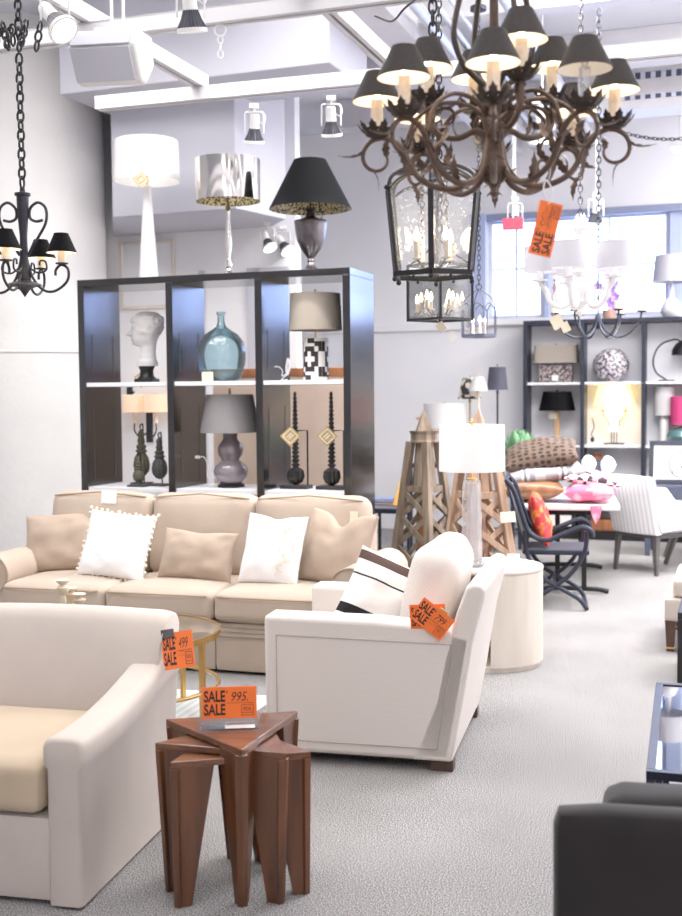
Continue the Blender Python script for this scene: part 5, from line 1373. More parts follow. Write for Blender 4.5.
# ------------------------------------------------------------------ lanterns
def candle_cluster(t, pts, z, h=.07, s=1.0, e=0.0):
    for (x, y) in pts:
        m = MB(); m.lathe([(.0, z), (.016 * s, z), (.018 * s, z + .006), (.0095 * s, z + .008), (.0095 * s, z + h), (.0, z + h)], 12, (x, y, 0)); c = obj('candle', m, 'candle', t)
        m = MB(); m.lathe([(.0, z + h), (.007 * s, z + h + .006), (.0105 * s, z + h + .018), (.006 * s, z + h + .036), (.001, z + h + .052)], 10, (x, y, 0)); obj('bulb', m, 'bulb', c)
LZ = 2.05; LX = XZ(434, LZ, 4.2)
t = thing('lantern', 'large black six-sided lantern of seeded glass hanging behind the bronze chandelier', 'lantern', LX)
rb, rt_, hz = .152, .182, .315
hx = lambda r, z, k: V((r * math.cos(R(60 * k + 22)), r * math.sin(R(60 * k + 22)), z))
m = MB()
for k in range(6):
    m.bar(hx(rb, .02, k), hx(rt_, hz, k), .020, .012, up=(math.cos(R(60 * k + 22)), math.sin(R(60 * k + 22)), 0))
    m.bar(hx(rb + .004, .02, k), hx(rb + .004, .02, k + 1), .014, .018)
    a, b = hx(rt_, hz, k), hx(rt_, hz, k + 1)
    m.tube([a.lerp(b, i / 8) + V((0, 0, .045 * math.sin(PI * i / 8))) for i in range(9)], .006, 6)
    c = hx(1, 0, k); m.tube(spline([a, V((c.x * .165, c.y * .165, hz + .05)), V((c.x * .10, c.y * .10, hz + .085)), V((c.x * .035, c.y * .035, hz + .10)), V((0, 0, hz + .16))], 6), .007, 6)
    m.ball(hx(rb + .004, .002, k), .010, 8, 6); m.ball(hx(rt_ + .006, hz + .01, k), .009, 8, 6)
    mid = (hx(rb, .006, k) + hx(rb, .006, k + 1)) / 2; m.ball(mid, .006, 8, 5)
m.lathe([(.0, hz + .14), (.02, hz + .15), (.014, hz + .18), (.0, hz + .20)], 14)
fr = obj('frame', m, 'black', t)
m = MB()
for k in range(6):
    p = [hx(rb - .002, .03, k), hx(rb - .002, .03, k + 1), hx(rt_ - .002, hz + .0, k + 1), hx(rt_ - .002, hz + .0, k)]
    md = (p[2] + p[3]) / 2 + V((0, 0, .04)); m.add(p[:2] + [p[2], md, p[3]], [[0, 1, 2, 3, 4]])
obj('glass_pane', m, 'seeded', t, smooth=False)
m = MB(); m.lathe([(.0, .02), (.03, .025), (.02, .05), (.008, .06), (.008, hz + .15), (.0, hz + .15)], 12)
for k in range(4):
    a = R(90 * k + 30); m.tube(spline([(0, 0, .05), (.04 * math.cos(a), .04 * math.sin(a), .045), (.075 * math.cos(a), .075 * math.sin(a), .075)], 5), .004, 6)
obj('candelabra', m, 'pewter', t)
candle_cluster(t, [(.075 * math.cos(R(90 * k + 30)), .075 * math.sin(R(90 * k + 30))) for k in range(4)], .072, .065)
lamp('POINT', (0, 0, .20), 5, WARM, .06, t)
m = MB(); chain_mb(m, (0, 0, hz + .20), (0, 0, 4.6 - LZ), .055, .005, .02); obj('chain', m, 'black', t)
m = MB(); 
for k in range(3): chain_mb(m, hx(.05, hz + .11, 2 * k), hx(.05, hz - .18, 2 * k), .03, .0025, .012)
obj('inner_chain', m, 'pewter', t)

LZ2 = 2.03; LX2 = XZ(440, LZ2, 6.3)
t = thing('lantern', 'square black box lantern seen corner-on directly beneath the six-sided lantern', 'lantern', LX2)
m = MB(); s2 = .175; h2 = .30; cn = lambda k, z, r=s2: V((r * math.cos(R(90 * k + 86)), r * math.sin(R(90 * k + 86)), z))
for k in range(4):
    m.bar(cn(k, .0), cn(k, h2), .014); m.bar(cn(k, .008), cn(k + 1, .008), .014); m.bar(cn(k, h2), cn(k + 1, h2), .014)
    m.tube(spline([cn(k, h2), cn(k, h2 + .05, .10), V((0, 0, h2 + .14))], 5), .006, 6)
obj('frame', m, 'black', t)
m = MB()
for k in range(4): m.add([cn(k, .01, s2 - .003), cn(k + 1, .01, s2 - .003), cn(k + 1, h2, s2 - .003), cn(k, h2, s2 - .003)], [[0, 1, 2, 3]])
obj('glass_pane', m, 'glass', t, smooth=False)
m = MB(); m.tube([(0, 0, .03), (0, 0, h2 + .13)], .006, 8)
for k in range(4):
    a = R(90 * k + 30); m.tube(spline([(0, 0, .04), (.05 * math.cos(a), .05 * math.sin(a), .035), (.085 * math.cos(a), .085 * math.sin(a), .07)], 5), .004, 6)
obj('candelabra', m, 'pewter', t)
candle_cluster(t, [(.085 * math.cos(R(90 * k + 30)), .085 * math.sin(R(90 * k + 30))) for k in range(4)], .065, .05)
m = MB(); chain_mb(m, (0, 0, h2 + .14), (0, 0, 4.5 - LZ2), .055, .005, .02); obj('chain', m, 'black', t)
for px, py, lb in ((441, 327, 'cream paper tag hanging under the square box lantern, closest to it'), (452, 336, 'white paper tag hanging below the square box lantern, lower of two')):
    m = MB(); m.box((0, 0, 0), (.045, .05, .002)); m.bar((0, .02, 0), (.02, .08, 0), .002); o = obj('price_tag', m, 'cream_tag' if px == 441 else 'paper', smooth=False); o.matrix_world = frame_mat(P(px, py, 6.25), (1, 0, .7), (-.7, 0, 1)); tag(o, lb, 'tag')

LZ3 = 2.045; LX3 = XZ(479, LZ3, 8.6)
t = thing('lantern', 'small pale wire cage lantern with arched panels hanging before the far window', 'lantern', LX3)
m = MB(); s3 = .13
for k in range(8):
    c = lambda r, z, kk=k: V((r * math.cos(R(45 * kk + 10)), r * math.sin(R(45 * kk + 10)), z))
    d = lambda r, z, kk=k + 1: V((r * math.cos(R(45 * kk + 10)), r * math.sin(R(45 * kk + 10)), z))
    m.tube([c(s3, 0), c(s3, .20)], .005, 6); a, b = c(s3, .20), d(s3, .20)
    m.tube([a.lerp(b, i / 6) + V((0, 0, .05 * math.sin(PI * i / 6))) for i in range(7)], .004, 6)
    m.bar(c(s3, .012), d(s3, .012), .008, .024)
for k in range(4):
    a = R(90 * k + 10); m.tube(spline([(s3 * math.cos(a), s3 * math.sin(a), .22), (.09 * math.cos(a), .09 * math.sin(a), .30), (.0, 0, .36)], 5), .004, 6)
obj('frame', m, 'bluegrey', t)
candle_cluster(t, [(.05 * math.cos(R(120 * k + 30)), .05 * math.sin(R(120 * k + 30))) for k in range(3)], .03, .08)
m = MB(); m.tube(arc((0, .375), .02, 0, 360, 12), .004, 6); chain_mb(m, (0, 0, .39), (0, 0, 4.46 - LZ3), .05, .0035, .016); m.lathe([(.0, 4.42 - LZ3), (.06, 4.43 - LZ3), (.06, 4.46 - LZ3), (.0, 4.46 - LZ3)], 18); obj('chain', m, 'iron', t)

# ------------------------------------------------------------------ white carved chandelier with drum shades
WZ = 2.12; WX = XZ(580, WZ, 7.0)
t = thing('chandelier', 'white carved wood chandelier with pale drum shades beside the orange chandelier tag', 'chandelier', WX)
m = MB(); m.lathe([(.0, -.03), (.012, -.02), (.02, .0), (.012, .015), (.03, .03), (.05, .06), (.04, .09), (.055, .12), (.065, .16), (.05, .19), (.03, .21), (.05, .24), (.04, .27), (.02, .29), (.016, .42), (.03, .44), (.022, .47), (.05, .50), (.03, .53), (.0, .54)], 24, ribs=8, rib=.05)
for k in range(8): a = R(45 * k); leaf(m, (.02 * math.cos(a), .02 * math.sin(a), .46), (math.cos(a), math.sin(a), .8), (0, 0, 1), .11, .06, .9)
obj('carved_column', m, 'wceramic', t)
def warm_():
    m = MB(); s = spline([(.04, 0, .10), (.08, 0, .04), (.13, 0, .035), (.18, 0, .07), (.20, 0, .13), (.23, 0, .165), (.24, 0, .19)], 6); m.tube(s, .016, 8); sp_ = spiral((.12, .09), .045, .015, -80, 250, 18); m.tube(sp_, .010, 7)
    for q in (.06, .16, .21): leaf(m, (q, 0, .06 if q < .2 else .15), (.6, 0, .8), (0, 0, 1), .07, .045, .7)
    A = obj('arm', m, 'wceramic', t)
    m = MB(); m.lathe([(.0, .185), (.045, .19), (.05, .20), (.02, .205), (.02, .25), (.0, .25)], 16, (.24, 0, 0)); obj('candle_cup', m, 'wceramic', A)
    m = MB(); m.shade(.098, .094, .155, .245, (.24, 0, 0), seg=32, th=.002, inner=0); obj('lamp_shade', m, 'gwshade', A)
    return A
arm_copies(warm_(), [-118, -46, 26, 98, 170], (.24, .31), .25, (1, .88, .74))
m = MB(); chain_mb(m, (0, 0, .54), (0, 0, 4.4 - WZ), .05, .004, .018); obj('chain', m, 'pewter', t)
m = MB(); m.box((0, 0, 0), (.07, .08, .003)); m.box((.03, -.05, .003), (.05, .06, .003)); m.bar((0, .04, 0), (.02, .12, 0), .003); o = obj('price_tag', m, 'cream_tag', smooth=False); o.matrix_world = frame_mat(P(557, 322, 6.85), (1, 0, .5), (-.5, 0, 1)); tag(o, 'cream paper tags dangling under the white carved chandelier', 'tag')

# ------------------------------------------------------------------ dark iron candle chandelier further back
BZ = 2.03; BX = XZ(598, BZ, 8.5)
t = thing('chandelier', 'thin dark iron chandelier with bare white candles low behind the white chandelier', 'chandelier', BX)
m = MB(); m.lathe([(.0, .06), (.02, .07), (.03, .12), (.02, .16), (.008, .18), (.008, .60), (.0, .61)], 14); obj('center_column', m, 'navy', t)
def dark_():
    m = MB(); m.tube(spline([(.015, 0, .13), (.05, 0, .06), (.13, 0, .005), (.22, 0, .03), (.29, 0, .11), (.31, 0, .18)], 6), .0075, 7); A = obj('arm', m, 'navy', t)
    m = MB(); m.lathe([(.0, .178), (.035, .182), (.037, .19), (.0, .192)], 14, (.31, 0, 0)); obj('candle_cup', m, 'navy', A)
    m = MB(); m.lathe([(.032, .192), (.032, .25), (.0, .252)], 14, (.31, 0, 0)); obj('candle', m, 'candle', A); return A
A = dark_()
for i, a in enumerate((-15, 45, 105, 165, 225, 285)):
    o = A
    if i:
        o = A.copy(); COL.objects.link(o)
        for ch in list(A.children): c = ch.copy(); COL.objects.link(c); c.parent = o
    o.rotation_euler = (0, 0, R(a))
m = MB(); chain_mb(m, (0, 0, .61), (0, 0, 4.4 - BZ), .06, .005, .022); obj('chain', m, 'navy', t)
# ------------------------------------------------------------------ rear display shelving along the window wall
SS0 = -.80; bw = .64; SHX = lambda i: SS0 + bw * i
BX_ = Matrix.Translation(V((2.67, 12.6, 0))) @ Matrix.Rotation(-TH, 4, 'Z')
SF0 = V((2.67, 12.6, 0))
def sat(px, z, yl):
    """spot at height z, yl behind the shelf front, in photo column px"""
    a = HIT(px, 300, SF0 + N * yl, N); b = HIT(px, 500, SF0 + N * yl, N); return a.lerp(b, (z - a.z) / (b.z - a.z))
SX = []
for px in (525, 582, 643): SX.append((sat(px, 1, 0) - SF0).dot(E))
SX += [SX[-1] + .66, SX[-1] + 1.32]
t = thing('display_shelving', 'black-framed white display shelving full of lamps under the far windows', 'shelving', SF0, -TH)
SD_ = .36; SH = 2.42; SZ = (1.735, 1.045, .36)
for x in SX:
    m = MB(); m.bx(x - .022, x + .022, 0, .045, 0, SH - .045); m.bx(x - .012, x + .012, .045, SD_, 0, SH - .045); obj('upright', m, 'navy', t, bevel=.003, smooth=False)
m = MB(); m.bx(SX[0] - .022, SX[-1] + .022, 0, SD_, SH - .045, SH); obj('top_panel', m, 'navy', t, bevel=.003, smooth=False)
m = MB(); m.bx(SX[0], SX[-1], SD_, SD_ + .02, 0, SH - .05); obj('back_panel', m, 'shelfback', t, smooth=False)
m = MB(); m.bx(SX[0], SX[-1], .02, SD_, .0, .10); obj('plinth', m, 'black', t, smooth=False)
for z in SZ:
    for i in range(len(SX) - 1):
        m = MB(); m.bx(SX[i] + .023, SX[i + 1] - .023, .012, SD_ - .002, z - .028, z); obj('shelf', m, 'shelfw', t, bevel=.002, smooth=False)
# lamps on it
p = sat(556, SZ[0], .18)
t = thing('table_lamp', 'lamp with wide grey rectangular shade over a mosaic block on the far shelving', 'lamp', p, -TH)
m = MB(); m.bx(-.185, .185, -.06, .06, .0, .20); obj('mosaic_base', m, 'mosaic', t, bevel=.006, smooth=False)
lampstem(t, .20, .42, 'black'); m = MB(); m.shade(.245, .232, .20, .215, inner=0, pw=.42); obj('lamp_shade', m, 'tshade', t)
m = MB(); m.box((0, -.07, .05), (.07, .003, .06)); obj('paper_label', m, 'paper', t, smooth=False)
p = sat(557, SZ[1], .18)
t = thing('table_lamp', 'lamp with black empire shade on a tan wooden stick base on the far shelving', 'lamp', p, -TH)
m = MB(); m.lathe([(.0, 0), (.075, 0), (.075, .02), (.0, .02)], 20); m.bx(-.028, .028, -.028, .028, .02, .38); obj('stick_base', m, 'tanwood', t, bevel=.004)
lampstem(t, .38, .60, 'black'); m = MB(); m.shade(.205, .155, .215, .375, inner=1, seg=24); obj('lamp_shade', m, ['bshade2', 'leafgold'], t)
m = MB(); m.box((-.03, -.09, .32), (.09, .003, .07)); obj('paper_label', m, 'cream_tag', t, smooth=False)
p = sat(611, SZ[0], .19)
t = thing('globe_lamp', 'round globe lamp of purple-grey and white shell chips on the far shelving', 'lamp', p, -TH)
m = MB()
m.lathe([(max(.001, .195 * math.sin(PI * i / 20)), .185 - .185 * math.cos(PI * i / 20)) for i in range(21)], 36)
for i, v in enumerate(m.v): m.v[i] = V((v.x, v.y * .8, v.z)) + noise.noise_vector(v * 22) * .012 * V((1, 1, 1)).length / 1.7
obj('shell_globe', m, 'coral', t, smooth=False); m = MB(); m.lathe([(.0, 0), (.07, 0), (.07, .012), (.0, .012)], 20); obj('foot', m, 'tanwood', t)
p = sat(614, SZ[1], .18)
t = thing('table_lamp', 'lit cream shade lamp on a thin twin-arm candelabra base, glowing on the far shelving', 'lamp', p, -TH)
m = MB(); m.bx(-.11, .11, -.06, .06, 0, .018)
for x in (-.028, .0, .028): m.tube([(x, 0, .018), (x, 0, .30)], .006, 6)
for sg in (-1, 1): m.tube(spline([(.0, 0, .24), (sg * .06, 0, .26), (sg * .11, 0, .31), (sg * .12, 0, .37)], 6), .006, 6); m.lathe([(.0, .365), (.028, .37), (.03, .378), (.0, .378)], 14, (sg * .12, 0, 0)); m.tube(spline([(sg * .02, 0, .20), (sg * .06, 0, .22), (sg * .05, 0, .26)], 5), .005, 6)
obj('candelabra_base', m, 'pewter', t)
for x in (-.12, .12): m = MB(); m.tube([(x, 0, .378), (x, 0, .47)], .014, 10); obj('candle', m, 'candle', t)
m = MB(); m.box((0, -.03, .22), (.10, .003, .16)); obj('paper_label', m, 'paper', t, smooth=False)
m = MB(); m.shade(.225, .165, .22, .435, inner=0); obj('lamp_shade', m, 'cshade', t)
lamp('POINT', (0, -.02, .54), 4, (1, .78, .42), .04, t); lamp('POINT', (0, -.10, .34), 1.6, (1, .76, .36), .04, t)
p = sat(676, SZ[0], .20)
t = thing('task_lamp', 'black arched desk lamp with chrome-lined dome on the far shelving', 'lamp', p, -TH)
m = MB(); m.lathe([(.0, 0), (.09, 0), (.09, .015), (.0, .018)], 24, (-.10, 0, 0)); m.tube(spline([(-.10, 0, .015), (-.21, 0, .10), (-.24, 0, .24), (-.17, 0, .39), (-.02, 0, .45), (.06, 0, .42)], 7), .010, 8); obj('arched_arm', m, 'black', t)
m = MB(); m.lathe([(.15, .20), (.145, .26), (.11, .32), (.05, .36), (.0, .37)], 32, (.10, 0, .08)); m.lathe([(.14, .205), (.13, .26), (.10, .31), (.0, .35)], 32, (.10, 0, .08), cap=False); obj('dome', m, 'black', t)
p = sat(664, SZ[1], .24)
t = thing('table_lamp', 'white drum shade lamp half hidden behind the pink shade on the far shelving', 'lamp', p, -TH)
m = MB(); m.lathe([(.0, 0), (.06, 0), (.05, .02), (.05, .30), (.02, .34), (.0, .34)], 20); obj('base', m, 'wceramic', t); lampstem(t, .34, .56)
m = MB(); m.shade(.115, .11, .31, .32, (-.0, 0, 0), inner=0); obj('lamp_shade', m, 'wshade', t)
p = sat(682, SZ[1], .12)
t = thing('table_lamp', 'lamp with bright pink shade and teal glazed pot base on the far shelving', 'lamp', p, -TH)
m = MB(); m.lathe([(.0, 0), (.09, 0), (.15, .05), (.165, .10), (.14, .16), (.06, .19), (.04, .20), (.0, .20)], 32); obj('base', m, 'tceramic', t); lampstem(t, .20, .46)
m = MB(); m.shade(.125, .12, .30, .225, inner=0); obj('lamp_shade', m, 'pshade', t)
# things low on the shelving
p = sat(598, SZ[2], .18)
t = thing('pyramid_ornament', 'dark grey tapered pyramid with small brown wooden cap on the lower far shelving', 'ornament', p, -TH + .3)
m = MB(); m.hexa([(-.22, -.15, 0), (.22, -.15, 0), (.22, .15, 0), (-.22, .15, 0)], [(-.07, -.06, .52), (.07, -.06, .52), (.07, .06, .52), (-.07, .06, .52)]); obj('body', m, 'bluegrey', t, bevel=.006)
m = MB(); m.bx(-.08, .08, -.05, .05, .52, .56); m.bx(-.04, .03, -.03, .03, .56, .59); obj('cap', m, 'brownwood', t, bevel=.004)
p = sat(606, .10, .17)
t = thing('wooden_tray', 'low reddish-brown wooden tray on the bottom of the far shelving', 'tray', p, -TH)
m = MB(); m.bx(-.16, .16, -.10, .10, 0, .015); m.bx(-.16, .16, -.10, -.085, .015, .12); m.bx(-.16, .16, .085, .10, .015, .12); m.bx(-.16, -.145, -.085, .085, .015, .12); m.bx(.145, .16, -.085, .085, .015, .12); obj('tray_body', m, 'brownwood', t, bevel=.003)
p = sat(560, .10, .17)
t = thing('storage_box', 'black box with white panel stored under the far shelving bay behind the folding table', 'box', p, -TH)
m = MB(); m.bx(-.20, .20, -.12, .12, 0, .19); obj('box_body', m, 'black', t, bevel=.006); m = MB(); m.bx(-.12, .14, -.124, -.12, .04, .16); obj('front_panel', m, 'paper', t, smooth=False); m = MB(); m.bx(-.205, .205, -.125, .125, .19, .205); obj('lid', m, 'black', t, bevel=.003)
m = MB(); q = sat(592, SZ[1], -.004); m.tube(spline([q + V((0, 0, .30)), q + E * .02 + V((0, -.01, .2)), q - E * .01 + V((0, -.01, .12)), q + E * .015 + V((0, -.01, .08))], 6), .006, 5); m.lathe([(.0, -.03), (.02, -.02), (.022, .02), (.0, .03)], 10, tuple(q + V((0, -.02, .06)))); tag(obj('hanging_plug', m, 'black'), 'black plug and lead hanging on a post of the far shelving', 'cord')
# on top of it: white lamp and lilac orchid
p = sat(671, SH, .20)
t = thing('table_lamp', 'white long-neck bottle lamp with white shade on top of the far shelving', 'lamp', p, -TH)
m = MB(); m.lathe([(.0, 0), (.07, 0), (.11, .05), (.115, .10), (.08, .17), (.035, .21), (.028, .36), (.0, .37)], 32); obj('bottle_base', m, 'wceramic2', t); lampstem(t, .36, .62, 'wmetal')
m = MB(); m.shade(.20, .17, .29, .38, inner=0); obj('lamp_shade', m, 'gwshade', t)
p = sat(609, SH, .18)
t = thing('orchid', 'lilac orchid blooms on arching stems on top of the far shelving', 'plant', p, -TH)
m = MB(); m.lathe([(.0, 0), (.06, 0), (.075, .10), (.065, .10), (.06, .08), (.0, .08)], 20); obj('pot', m, 'terra', t)
m = MB(); m.tube(spline([(0, 0, .08), (.02, 0, .25), (.06, 0, .40), (.02, -.02, .50)], 6), .006, 6); m.tube(spline([(0, 0, .08), (-.03, 0, .22), (-.08, 0, .33), (-.12, 0, .36)], 6), .006, 6); obj('stem', m, 'leaf', t)
m = MB()
for c in ((.06, -.02, .40), (.03, -.03, .32), (.07, -.01, .24), (.0, -.02, .46), (.02, 0, .18), (-.06, -.02, .30), (-.12, -.02, .36), (.05, -.02, .12)):
    for k in range(5): a = R(72 * k + 20); leaf(m, c, (math.cos(a), -.35, math.sin(a)), (0, -1, 0), .08, .075, .25)
obj('bloom', m, 'lilac', t, smooth=False)
p = sat(555, SH, .16)
t = thing('turned_ornament', 'pinkish brown turned spindle ornament on top of the far shelving by white chandelier', 'ornament', p, 0)
m = MB(); pr = [(.0, 0), (.05, 0), (.05, .02)]
for k in range(5): z = .04 + k * .075; pr += [(.018, z), (.042 - .003 * k, z + .025), (.018, z + .055)]
pr += [(.004, .44)]; m.lathe(pr, 18); obj('body', m, 'turnedpink', t); m = MB(); m.ball((0, 0, .45), .02, 10, 7); obj('tip', m, 'turnedpink', t)

# ------------------------------------------------------------------ console with lamps in front of the blank wall
CP0 = XZ(408, .9, 11.9); CP1 = XZ(514, .9, 11.5); dv = CP1 - CP0; ca = math.atan2(dv.y, dv.x); CL = V((dv.x, dv.y, 0)).length
CPb = V((CP0.x, CP0.y, 0))
t = thing('console_table', 'dark slim console table with lamps against the blank back wall', 'table', CPb, ca)
m = MB(); m.bx(0, CL, 0, .40, .86, .90); obj('tabletop', m, 'navy', t, bevel=.004)
for x, y in ((0, 0), (CL - .04, 0), (0, .36), (CL - .04, .36)): m = MB(); m.bx(x, x + .04, y, y + .04, 0, .86); obj('leg', m, 'navy', t, bevel=.003, smooth=False)
m = MB(); m.bx(.04, CL - .04, .0, .40, .20, .225); obj('lower_shelf', m, 'navy', t, bevel=.003, smooth=False)
cd = V((math.cos(ca), math.sin(ca), 0)); cn_ = V((-cd.y, cd.x, 0))
def cat_(px, z, yl):
    a = HIT(px, 300, CPb + cn_ * yl, cn_); b = HIT(px, 500, CPb + cn_ * yl, cn_); return a.lerp(b, (z - a.z) / (b.z - a.z))
def buffet(label, px, pyt, pyb, r0, r1, yl, shade, stem, group=None):
    p = cat_(px, .90, yl); t = thing('buffet_lamp', label, 'lamp', p, ca, group)
    zt = P(px, pyt, p.y).z - .90; zb = P(px, pyb, p.y).z - .90
    m = MB(); m.lathe([(.0, 0), (.06, 0), (.06, .015), (.02, .03), (.014, .06), (.018, .10), (.010, .14), (.010, zb - .04), (.018, zb - .02), (.008, zb), (.0, zb)], 18); obj('stick_base', m, stem, t)
    lampstem(t, zb - .01, zt + .02, stem, .005)
    m = MB(); m.shade(r0, r1, zt - zb, zb, seg=30, th=.002, inner=0); obj('lamp_shade', m, shade, t); return t
buffet('tall thin lamp with charcoal tapered shade before the blank back wall', 497.5, 367, 390, .108, .085, .14, 'bshade3', 'navy')
buffet('tall stick lamp with small white cone shade before the blank back wall', 479, 377, 391, .105, .058, .08, 'wshade', 'candle')
buffet('tall brass stick lamp with black and cream animal-print shade', 470, 378, 399, .125, .075, .26, 'animal', 'goldp')
p = cat_(445, .90, .14); t = thing('table_lamp', 'large white drum shade lamp peeping out behind the two wooden obelisks', 'lamp', p, ca)
zt = P(445, 403, p.y).z - .9; zb = P(445, 428, p.y).z - .9
m = MB(); m.lathe([(.0, 0), (.08, 0), (.10, .06), (.10, .16), (.06, .24), (.02, .28), (.0, .28)], 28); obj('base', m, 'wceramic', t); lampstem(t, .28, zt)
m = MB(); m.shade(.225, .22, zt - zb, zb, inner=0); obj('lamp_shade', m, 'wshade', t)
p = cat_(432, .90, .34); t = thing('coral_ornament', 'peach coral-like branch ornament rising behind the large white drum shade', 'ornament', p, 0)
m = MB(); m.lathe([(.0, 0), (.06, 0), (.06, .02), (.0, .02)], 16); obj('foot', m, 'tanwood', t)
m = MB(); rr = random.Random(11); zc = P(432, 418, p.y).z - .9
m.tube([(0, 0, .02), (0, 0, zc - .1)], .014, 8)
for k in range(26):
    a = rr.uniform(0, 2 * PI); e = rr.uniform(-.5, 1.2); L_ = rr.uniform(.13, .20)
    d = V((math.cos(a) * math.cos(e), math.sin(a) * math.cos(e) * .35, math.sin(e))); s = V((0, 0, zc - .08))
    m.tube(spline([s, s + d * L_ * .5 + V((rr.uniform(-.03, .03), 0, rr.uniform(-.03, .03))), s + d * L_], 4), [.016] * 8 + [.011], 6)
obj('branches', m, 'peach', t)
# small table with books and an amber board beside the bookcase
p = XZ(391, 0, 9.05); p.z = 0
t = thing('stool', 'small dark stool mostly hidden behind the sofa and grey-brown obelisk', 'stool', p, -TH)
m = MB(); m.bx(-.15, .15, -.13, .13, .70, .735); obj('seat', m, 'navy', t, bevel=.004)
for x in (-.12, .12):
    for y in (-.10, .10): m = MB(); m.tube([(x, y, 0), (x, y, .70)], .014, 8); obj('leg', m, 'navy', t)
for i, (mt, lb, hh) in enumerate((('blue', 'blue book lying at the bottom of the small pile beside the bookcase', .028), ('brownwood', 'brown book, second from the bottom of the small pile beside the bookcase', .022), ('blue', 'blue book on top of the small pile beside the bookcase', .02))):
    z = .7355 + (0, .0285, .051)[i]
    b = thing('book', lb, 'book', p + V((-.04, -.02, z)), -TH + (.1, -.1, .05)[i], 'books by the bookcase'); w_ = .19 - .012 * i
    m = MB(); m.bx(-w_ / 2, w_ / 2, -.07, .07, 0, .003); m.bx(-w_ / 2, w_ / 2, -.07, .07, hh - .003, hh); m.bx(-w_ / 2, -w_ / 2 + .003, -.07, .07, .003, hh - .003); obj('cover', m, mt, b, smooth=False)
    m = MB(); m.bx(-w_ / 2 + .003, w_ / 2 - .005, -.065, .065, .003, hh - .003); obj('pages', m, 'paper', b, smooth=False)
a = P(398, 507, 8.95); b = P(407, 462, 9.05)
m = MB(); m.box((0, 0, 0), (.05, .36, .05)); m.box((0, -.11, .026), (.04, .10, .002)); o = obj('amber_board', m, 'yellow', bevel=.004); o.matrix_world = frame_mat((a + b) / 2, (1, -.3, -.22), b - a); tag(o, 'amber yellow box file leaning beside the grey-brown wooden obelisk', 'box file')

# ------------------------------------------------------------------ folding table with pillows and plant
FA = XZ(516, .74, 9.15); FB = XZ(621, .74, 9.0); dv = V((FB.x - FA.x, FB.y - FA.y, 0)); fa = math.atan2(dv.y, dv.x); FW = dv.length
FT = V((FA.x, FA.y, 0)); FM = Matrix.Translation(FT) @ Matrix.Rotation(fa, 4, 'Z')
t = thing('folding_table', 'long white-topped folding table on black T legs heaped with pillows', 'table', FT, fa)
FLn = 1.75
m = MB(); m.soft((FW / 2, FLn / 2, .715), (FW, FLn, .05), .02, n=6); obj('tabletop', m, 'tabletop', t)
for y in (.22, FLn - .22):
    m = MB()
    for x in (FW * .40, FW * .66): m.bx(x - .02, x + .02, y - .018, y + .018, .04, .692)
    m.bar((FW * .25, y, .66), (FW * .8, y, .66), .03, .04)
    m.tube(spline([(FW * .16, y, .018), (FW * .28, y, .034), (FW * .5, y, .04), (FW * .78, y, .034), (FW * .90, y, .018)], 6), .020, 8, flat=1.1); obj('leg', m, 'black', t, bevel=.003)
def tat(px, z, yl):
    n_ = FM.to_3x3() @ V((0, 1, 0)); a = HIT(px, 300, FT + n_ * yl, n_); b = HIT(px, 520, FT + n_ * yl, n_); return a.lerp(b, (z - a.z) / (b.z - a.z))
def flat_pillow(label, px, z, yl, w, h, th, m_, rz, seed, tilt=(0, 0)):
    p = tat(px, z + th / 2, yl); o = weld(obj('throw_pillow', pillow_mb(w, h, th, seed, .05), m_))
    o.matrix_world = Matrix.Translation(p) @ Matrix.Rotation(fa + R(rz), 4, 'Z') @ Matrix.Rotation(R(tilt[0]), 4, 'X') @ Matrix.Rotation(R(tilt[1]), 4, 'Y')
    return tag(o, label, 'pillow', 'pillows on the folding table')
flat_pillow('shiny brown leather pillow at the bottom of the pile on the folding table', 531, .745, .32, .52, .46, .20, 'leather', 4, 21)
flat_pillow('pink print pillow at the bottom on the folding table, under the houndstooth one', 590, .745, .24, .40, .38, .16, 'pink', -8, 22)
flat_pillow('pink and black houndstooth pillow lying on the pink pillow on the folding table', 588, .865, .34, .46, .40, .13, 'hound', 10, 23, (6, 8))
flat_pillow('grey and white striped pillow, middle of the pile on the folding table', 543, .895, .36, .66, .46, .17, 'gstripe', 6, 24, (4, -6))
flat_pillow('brown pillow with dark polka dots on top of the pile on the folding table', 541, .985, .40, .60, .50, .26, 'polka', 2, 25, (14, -9))
flat_pillow('black pillow squeezed in behind the pile on the folding table', 519, .93, .62, .50, .44, .14, 'dark', -10, 26, (10, 4))
q = tat(596, .68, -.035); m = MB(); m.extr([(-.05, 0, .06), (.05, 0, .06), (.03, 0, -.03), (.0, 0, -.09), (-.03, 0, -.02)], (0, .008, 0)); o = obj('napkin', m, 'pink', smooth=False); o.location = q; tag(o, 'corner of pink cloth hanging over the folding table edge', 'cloth')
p = tat(519, .7405, 1.35)
t = thing('potted_plant', 'bushy green potted plant behind the polka dot pillow on the folding table', 'plant', p)
m = MB(); m.lathe([(.0, 0), (.085, 0), (.115, .20), (.125, .20), (.125, .225), (.105, .225), (.10, .20), (.0, .19)], 24); obj('pot', m, 'terra', t)
m = MB(); rr = random.Random(4)
for k in range(150):
    a = rr.uniform(0, 2 * PI); e = rr.uniform(.0, 1.45); d = V((math.cos(a) * math.cos(e), math.sin(a) * math.cos(e), math.sin(e)))
    s = V((0, 0, .24)) + V((d.x * .17, d.y * .13, d.z * .19)) * rr.uniform(.5, 1) + V((0, 0, .05))
    leaf(m, s, d + V((rr.uniform(-.5, .5), rr.uniform(-.5, .5), rr.uniform(-.3, .4))), (0, 0, 1), .10, .06, .5)
obj('foliage', m, 'leaf', t, smooth=False)
